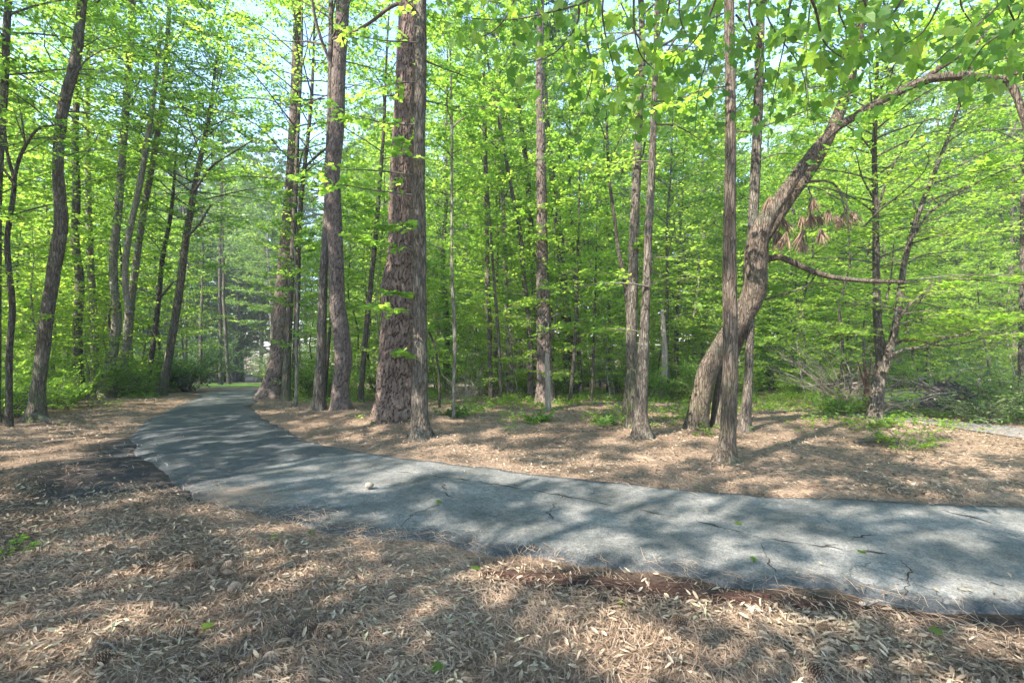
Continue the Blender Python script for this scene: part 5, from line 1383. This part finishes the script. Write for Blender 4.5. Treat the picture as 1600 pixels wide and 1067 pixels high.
# ------------------------------------------------------------------ pine cones
def cone_mesh(name, seed, opened, L=0.10, R=0.032):
    r = rng_of(seed); mb = MB()
    # core
    z = np.linspace(0, 1, 9); prof = R * 0.72 * np.sin(np.pi * np.clip(z * 0.93 + 0.07, 0, 1)) ** 0.7
    P = np.stack([np.zeros(9), np.zeros(9), z * L], 1)
    v, q, t = tubes(P[None], prof[None] + 1e-4, 8); mb.add(v, q, t, a=0.15)
    n = 84
    for k in range(n):
        f = (k + 0.5) / n; a = k * 2.39996
        rr = R * math.sin(math.pi * min(1, f * 0.9 + 0.1)) ** 0.7
        c = np.array([math.cos(a), math.sin(a), 0.0]); tq = np.array([-math.sin(a), math.cos(a), 0.0])
        o = nrm(c * (1.0 if opened else 0.62) + UP * (0.35 + 0.5 * f + (0 if opened else 0.5)))
        b0 = c * rr * 0.45 + UP * f * L * 0.92
        ln = (0.85 if opened else 0.62) * rr + 0.004; w = 0.30 * rr + 0.0025
        nn = np.cross(tq, o)
        V = [b0 + tq * w * 0.4, b0 - tq * w * 0.4, b0 + o * ln * 0.8 - tq * w, b0 + o * ln, b0 + o * ln * 0.8 + tq * w, b0 + o * ln * 0.85 + nn * (-0.0035)]
        mb.add(np.array(V), tris=[(0, 1, 2), (0, 2, 4), (2, 3, 4), (2, 5, 3), (3, 5, 4), (1, 5, 2), (0, 4, 5)], a=np.array([0.1, 0.1, 0.7, 0.95, 0.7, 0.5]) * r.uniform(0.7, 1.05))
    return mb.mesh(name, M['cone'])
CM = [cone_mesh('cone_open', 1, True), cone_mesh('cone_open_b', 2, True, 0.085, 0.036), cone_mesh('cone_closed', 3, False, 0.11, 0.026)]
CONES = [(300, 891, 0, 'pine cone left of the dark one in the middle-left litter'), (316, 908, 1, 'grey pine cone just below-left of the small dark cone'), (347, 900, 1, 'small dark upright-looking pine cone among the left cones'),
 (366, 905, 2, 'pale closed pine cone touching the right of the small dark cone'), (389, 911, 0, 'brown pine cone at the right end of the left row of cones'), (368, 932, 1, 'squat brown pine cone alone below the left row of cones'),
 (216, 896, 0, 'long pine cone lying flat at the left end of the row'), (183, 906, 2, 'smooth closed pine cone farthest left in the litter'), (615, 936, 1, 'roundish pine cone at the edge of the bright sun patch'),
 (597, 888, 0, 'reddish sunlit pine cone near the road edge'), (272, 1002, 1, 'pine cone half buried in the sunny left foreground'), (178, 1030, 0, 'pine cone close to the lower left corner'),
 (357, 1042, 1, 'pale pine cone in the lower left foreground, upper of two'), (352, 1060, 0, 'pine cone at the bottom edge, lower left foreground'), (415, 1046, 1, 'dark open pine cone at the bottom, left of centre'),
 (411, 1020, 2, 'slim pine cone just above the dark open bottom cone'), (500, 990, 0, 'longest pine cone pointing right in the front sun patch'), (470, 994, 1, 'chubby pine cone left beside the longest one'),
 (525, 1000, 2, 'closed greyish pine cone right of the longest one'), (434, 1004, 0, 'tan pine cone left of the chubby one in front'), (167, 868, 1, 'pine cone near the left road shoulder'),
 (314, 832, 1, 'dark pine cone nearest the dirty asphalt edge on the left'), (1340, 1031, 2, 'large dark scaly closed pine cone in the right foreground'), (1262, 1052, 1, 'opened pine cone at the bottom edge right of centre'),
 (1069, 980, 1, 'small grey pine cone right of centre near the bark strips'), (1296, 993, 0, 'brown pine cone above the large dark one on the right')]
rc_ = rng_of(51)
for px, py, k, lab in CONES:
    p = ray_ground(px, py); z = float(h_ground(p[:1], p[1:2])[0])
    o = bpy.data.objects.new('pine_cone', CM[k]); COL.objects.link(o)
    o.location = (p[0], p[1], z + 0.032)
    o.rotation_euler = (math.radians(90) + rc_.normal(0, 0.35), rc_.uniform(0, 6.28), rc_.uniform(0, 6.28))
    o.scale = (rc_.uniform(0.7, 1.0), rc_.uniform(0.7, 1.0), rc_.uniform(0.75, 1.15))
    tag(o, lab, 'pine cone', 'pine cones in the litter')

# ------------------------------------------------------------------ stone, fallen green leaves, sticks
p = ray_ground(577, 767)
U, W_ = np.meshgrid(np.linspace(0, 2 * np.pi, 14, endpoint=False), np.linspace(0, np.pi, 9))
R_ = 0.042 * (1 + 0.5 * fbm(np.cos(U) * np.sin(W_) * 1.6 + 4, np.sin(U) * np.sin(W_) * 1.6, np.cos(W_) * 1.6))
V = np.stack([R_ * np.sin(W_) * np.cos(U) * 1.2, R_ * np.sin(W_) * np.sin(U), R_ * np.cos(W_) * 0.75], -1) + np.array([0, 0, 0.045])
ii = np.arange(9 * 14).reshape(9, 14); jj = np.roll(ii, -1, 1)
p[2] = float(h_base(p[0], p[1])) + 0.02
tag(MB().add(V + p, np.stack([ii[:-1], ii[1:], jj[1:], jj[:-1]], -1).reshape(-1, 4), a=0.5).build('stone', M['stone'], origin=p, smooth=True), 'pale fist-sized stone lying on the asphalt left of centre', 'stone')

def leaf_mesh(name, lv, curl, mat='vein', petiole=True):
    V, T = leaf_shape('maple'); V = V.copy()
    V[:, 2] += curl * (V[:, 0] ** 2) * 1.2 - curl * 0.6 * np.maximum(0, V[:, 1] - 0.4) ** 2
    mb = MB().add(V, tris=T, a=lv)
    if petiole:
        mb.add(np.array([(0.012, 0.02, 0), (-0.012, 0.02, 0), (-0.009, -0.55, 0.10), (0.009, -0.55, 0.10)]), quads=[(0, 1, 2, 3)], a=lv)
    return mb.mesh(name, M[mat])
LM_ = [leaf_mesh('maple_leaf_%d' % i, lv, cu) for i, (lv, cu) in enumerate([(0.2, 0.35), (0.4, -0.45), (0.55, 0.6), (0.7, 0.2), (0.5, 0.8), (0.95, -0.25)])]
FALL = [(688, 787, 'single green leaf fallen on the asphalt in mid road'), (430, 842, 'bright green leaf by the left road edge, left of two'), (482, 836, 'green leaf by the road edge, right of two near the dirt'),
        (742, 899, 'green fallen leaf on the dirt just below the road middle'), (1155, 821, 'small pale green leaf on the sunlit asphalt right of centre'), (1352, 868, 'tiny green leaf near the long crack in the asphalt'),
        (688, 1055, 'bright green leaf at the bottom edge, centre left'), (975, 955, 'small green leaf in the litter below the bark strips'), (1180, 878, 'yellowish green leaf on shaded asphalt right of centre'),
        (330, 985, 'yellow-green leaf among cones in the left foreground'), (1462, 990, 'pale leaf on the dark soil near the lower right'), (1095, 766, 'green leaf near the far road edge right of centre')]
for i, (px, py, lab) in enumerate(FALL):
    p = ray_ground(px, py); rd = road_dist(p[:1], p[1:2])[0]
    z = float(h_base(p[0], p[1])) + 0.035 if rd < 0 else float(h_ground(p[:1], p[1:2])[0]) + 0.04
    o = bpy.data.objects.new('fallen_leaf', LM_[(i * 2 + 3) % 6]); COL.objects.link(o)
    o.location = (p[0], p[1], z); o.rotation_euler = (rc_.normal(0, 0.2), rc_.normal(0, 0.2), rc_.uniform(0, 6.28)); o.scale = (0.062,) * 3
    tag(o, lab, 'leaf', 'fallen green leaves')

def stick(label, a, b, r, seed, mat='dead_wood'):
    A = ray_ground(*a); B = ray_ground(*b); g_ = rng_of(seed)
    t = np.linspace(0, 1, 8)[:, None]; P = A * (1 - t) + B * t
    P[:, :2] += g_.normal(0, 0.008, (8, 2))
    rd = road_dist(P[:, 0], P[:, 1])
    P[:, 2] = np.where(rd < 0, h_base(P[:, 0], P[:, 1]) + 0.025, h_ground(P[:, 0], P[:, 1], rd) + 0.02) + r + g_.uniform(0, 0.008, 8)
    v, q, tr = tubes(P[None], (r * np.linspace(1.1, 0.55, 8))[None], 6)
    return tag(MB().add(v, q, tr).build('stick', M[mat], origin=A, smooth=True), label, 'stick', 'sticks in the litter')
stick('long thin stick slanting from the litter to the left road edge', (352, 862), (402, 822), 0.006, 1)
stick('short pale peeled stick in the front sun patch', (400, 992), (408, 962), 0.007, 2)
stick('thin twig running along the bottom left foreground', (320, 1064), (438, 1008), 0.004, 3)
stick('pale broken branch piece at the right road edge', (1345, 953), (1384, 948), 0.012, 4)
stick('thin stick lying beside the squat brown cone on the left', (420, 905), (475, 878), 0.004, 5, 'twig')
stick('curved brown stick at the lower left beside the corner', (152, 1010), (200, 1034), 0.006, 6)
stick('fallen dark limb under the arching shrub on the right', (1335, 694), (1405, 690), 0.03, 7, 'twig')
stick('fallen grey stick on the forest floor behind the bent tree', (1195, 650), (1290, 646), 0.025, 8, 'twig')
stick('root-like stick on the needles right of the mossy root, far left', (40, 662), (130, 664), 0.012, 9, 'twig')
stick('thin dark twig in the right foreground litter', (1010, 1040), (1065, 1022), 0.004, 10, 'twig')

# ------------------------------------------------------------------ dead pine bough hung up in the bent tree
hb = empty('dead_pine_bough', at(1258, 300, 8.3))
org = np.array(hb.location)
rk = rng_of(91)
BP = [[(1232, 300), (1262, 292), (1290, 300), (1310, 322)], [(1262, 292), (1272, 318), (1285, 340)], [(1240, 298), (1228, 318), (1222, 345)], [(1290, 300), (1320, 318), (1332, 340)]]
for k, pl in enumerate(BP):
    P = catmull(np.stack([at(x, y, 8.3 - 0.06 * k) for x, y in pl]), 9) - org
    v, q, t = tubes(P[None], np.linspace(0.014, 0.005, 9)[None], 5); MB().add(v, q, t).build('twig', M['twig'], hb, smooth=True)
for k, (x, y) in enumerate([(1203, 322), (1216, 332), (1222, 352), (1232, 312), (1214, 374), (1229, 378), (1252, 352), (1256, 372), (1266, 346), (1278, 350), (1282, 372), (1294, 342), (1306, 350), (1318, 346), (1330, 344), (1270, 322), (1255, 392), (1240, 290)]):
    c = at(x, y - 14, 8.3 + rk.uniform(-0.25, 0.2)) - org
    n = int(rk.uniform(40, 80)); sw = rk.normal(0, 0.22, 2)
    dirs = nrm(np.stack([rk.normal(sw[0], 0.26, n), rk.normal(sw[1], 0.26, n), -np.ones(n)], 1))
    mb = MB(); place_leaves(mb, 'narrow', np.repeat(c[None], n, 0) + rk.normal(0, 0.012, (n, 3)), dirs, nrm(rk.normal(0, 1, (n, 3))), rk.uniform(0.18, 0.34, n) * rk.uniform(0.8, 1.35), np.clip(rk.normal(0.5, 0.3, n), 0, 1))
    V = mb.v[0].reshape(n, 4, 3); mid = 0.5 * (V[:, 1] + V[:, 3]); V[:, 1] = mid + (V[:, 1] - mid) * 0.16; V[:, 3] = mid + (V[:, 3] - mid) * 0.16
    mb.build('needle_tuft', M['dead_needle'], hb)
tag(hb, 'broken pine bough with hanging brown needle tufts caught in the bent tree', 'dead bough')

# ------------------------------------------------------------------ maple overhanging the camera; its trunk stands behind, out of the picture
ov = empty('overhanging_maple', (3.4, -1.7, float(h_base(3.4, -1.7))))
org = np.array(ov.location)
P = np.array([[3.4, -1.7, -0.2, 0.17], [3.42, -1.7, 1.5, 0.14], [3.3, -1.5, 3.2, 0.12], [3.2, -1.4, 5.0, 0.10], [3.1, -1.3, 7.5, 0.06], [3.0, -1.2, 9.5, 0.02]])
mb, S = trunk_mesh(P, 'rib', 16, 0.2, seed=5); mb.build('trunk', M['oak_bark'], ov, smooth=True, origin=org)
LIMBS = [np.array([[3.3, -1.5, 3.2], [2.9, 0.2, 4.0], [2.2, 1.9, 4.35], [1.2, 3.1, 4.3], [0.2, 3.6, 4.15]]),
         np.array([[3.25, -1.45, 4.0], [3.3, 0.6, 4.5], [3.2, 2.3, 4.7], [2.9, 3.8, 4.7]])]
LS = []
for Lp in LIMBS:
    C = catmull(Lp, 24); LS.append(C)
    v, q, t = tubes((C - org)[None], np.linspace(0.05, 0.014, 24)[None], 8); MB().add(v, q, t).build('limb', M['oak_bark'], ov, smooth=True)
rv = rng_of(2024)
TW = [([(1010, -70), (930, -4), (850, 22), (780, 32), (690, 24)], 3.1), ([(962, -80), (942, 0), (945, 50), (962, 120), (968, 165)], 2.9), ([(1000, -70), (990, 10), (998, 80), (1024, 112)], 2.7),
      ([(1262, -80), (1236, 0), (1227, 60), (1212, 130), (1202, 195)], 3.2), ([(1610, -60), (1560, 8), (1490, 72), (1420, 132), (1350, 172)], 3.5), ([(880, -70), (905, 20), (880, 70), (850, 92), (812, 100)], 3.2),
      ([(1140, -70), (1110, 20), (1080, 70), (1040, 96)], 2.6), ([(1700, 40), (1610, 82), (1545, 100), (1480, 140)], 3.0), ([(1430, -70), (1400, 15), (1345, 72), (1290, 108), (1240, 128)], 2.8),
      ([(1680, -60), (1600, 30), (1540, 70), (1505, 118)], 2.5), ([(1185, -70), (1170, 20), (1190, 75), (1172, 140), (1150, 172)], 3.0), ([(1330, -70), (1310, 10), (1322, 60), (1300, 150)], 3.3),
      ([(1500, -70), (1470, 0), (1440, 52), (1392, 82)], 2.6), ([(1090, -70), (1062, 0), (1070, 50), (1105, 90)], 3.4), ([(1590, -60), (1572, 0), (1585, 40), (1570, 80)], 2.9), ([(1250, -70), (1275, 20), (1290, 70), (1330, 100)], 2.4),
      ([(1040, -70), (1035, 30), (1010, 130), (985, 190)], 3.6), ([(820, -70), (800, 10), (770, 50), (740, 60)], 3.3), ([(1400, -70), (1380, 0), (1400, 40), (1420, 70)], 3.8), ([(1290, -70), (1262, 40), (1262, 150), (1282, 230)], 3.9),
      ([(1520, -70), (1500, 0), (1520, 40), (1545, 70)], 3.7), ([(1180, -70), (1200, 30), (1252, 110), (1262, 185)], 3.4), ([(1110, -70), (1120, 30), (1092, 140), (1085, 220)], 3.9), ([(1640, -40), (1600, 10), (1580, 50), (1560, 80)], 3.6),
      ([(1360, -70), (1350, 0), (1372, 50), (1380, 90)], 3.1), ([(930, -70), (915, 40), (925, 120), (900, 200)], 3.7)]
REC = []
for pl, dd in TW:
    rows = [at(x, y, dd + 0.12 * i) for i, (x, y) in enumerate(pl)]
    C0 = np.concatenate(LS); near = C0[np.argmin(np.linalg.norm(C0 - rows[0], axis=1))]
    C = catmull(np.stack([near] + rows), 34)
    br = MB(); v, q, t = tubes((C - org)[None], np.linspace(0.011, 0.0022, 34)[None], 6); br.add(v, q, t)
    bo = br.build('branch', M['twig'], ov, smooth=True)
    L = np.linalg.norm(np.diff(C, axis=0), axis=1).sum()
    nl = int(30 * L / 1.2)
    for k in range(nl):
        f = rv.uniform(0.3, 1.0); i = int(f * 33); tg = nrm(C[min(33, i + 1)] - C[max(0, i - 1)])
        sd = nrm(np.cross(tg, UP)) * (1 if k % 2 else -1)
        off = nrm(sd * rv.uniform(0.4, 1.2) + tg * rv.uniform(-0.1, 0.7) + UP * rv.normal(-0.15, 0.35) + rv.normal(0, 0.25, 3))
        pos = C[i] + off * rv.uniform(0.05, 0.30)
        tip = nrm(off * 0.6 + np.array([0, 0, -0.75]) + rv.normal(0, 0.35, 3))
        nor = nrm(UP * 0.55 + rv.normal(0, 0.55, 3) + np.array([0, -0.45, 0]))
        sz = rv.uniform(0.042, 0.098)
        REC.append((sz / pos[1], bo, pos, tip, nor, sz))
REC.sort(key=lambda r: -r[0])
rest = MB()
from mathutils import Matrix
for k, (_, bo, pos, tip, nor, sz) in enumerate(REC):
    if k < 300:
        y = tip; x = nrm(np.cross(y, nor)); z = np.cross(x, y)
        o = bpy.data.objects.new('leaf', LM_[rv.integers(6)]); COL.objects.link(o)
        o.parent = bo
        q = pos - org
        o.matrix_local = Matrix(((x[0] * sz, y[0] * sz, z[0] * sz, q[0]), (x[1] * sz, y[1] * sz, z[1] * sz, q[1]), (x[2] * sz, y[2] * sz, z[2] * sz, q[2]), (0, 0, 0, 1)))
    else:
        place_leaves(rest, 'maple', (pos - org)[None], tip[None], nor[None], np.array([sz]), np.array([rv.uniform(0.1, 0.6)]))
wood = MB(); lf = MB()
O, D, L, r = crown_limbs(rv, S, 5.2, 9.4, 10, 2.6, up=0.3)
spray(rv, wood, lf, O, D, L, r, twigs=10, per=14, leaf=0.12, kind='lobed', flat=0.45)
wood.v = [w - org for w in wood.v]
tag(wood.build('branches', M['twig'], ov), kind='stuff')
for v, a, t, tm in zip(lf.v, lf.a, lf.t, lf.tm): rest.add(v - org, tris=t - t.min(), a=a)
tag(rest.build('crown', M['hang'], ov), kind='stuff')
tag(ov, 'maple whose near twigs with big leaves hang into the top right', 'tree')


# ------------------------------------------------------------------ summer haze in the wood
hz_m, hn, hl = mat_new('summer_haze')
pv = N(hn, 'ShaderNodeVolumePrincipled'); pv.inputs['Density'].default_value = 0.0011; pv.inputs['Color'].default_value = (0.92, 0.96, 1.0, 1); pv.inputs['Anisotropy'].default_value = 0.0
ho = N(hn, 'ShaderNodeOutputMaterial'); hl.new(pv.outputs[0], ho.inputs['Volume'])
X, Y0, Y1, Z0, Z1 = 460.0, -200.0, 680.0, float(GZ.min()) - 1.0, 34.0
hv = np.array([[x, y, z] for z in (Z0, Z1) for y in (Y0, Y1) for x in (-X, X)])
hzo = MB().add(hv, [(0, 2, 3, 1), (4, 5, 7, 6), (0, 1, 5, 4), (2, 6, 7, 3), (0, 4, 6, 2), (1, 3, 7, 5)]).build('haze', hz_m)
tag(hzo, 'thin pale summer haze hanging through the whole wood', 'haze', kind='stuff')
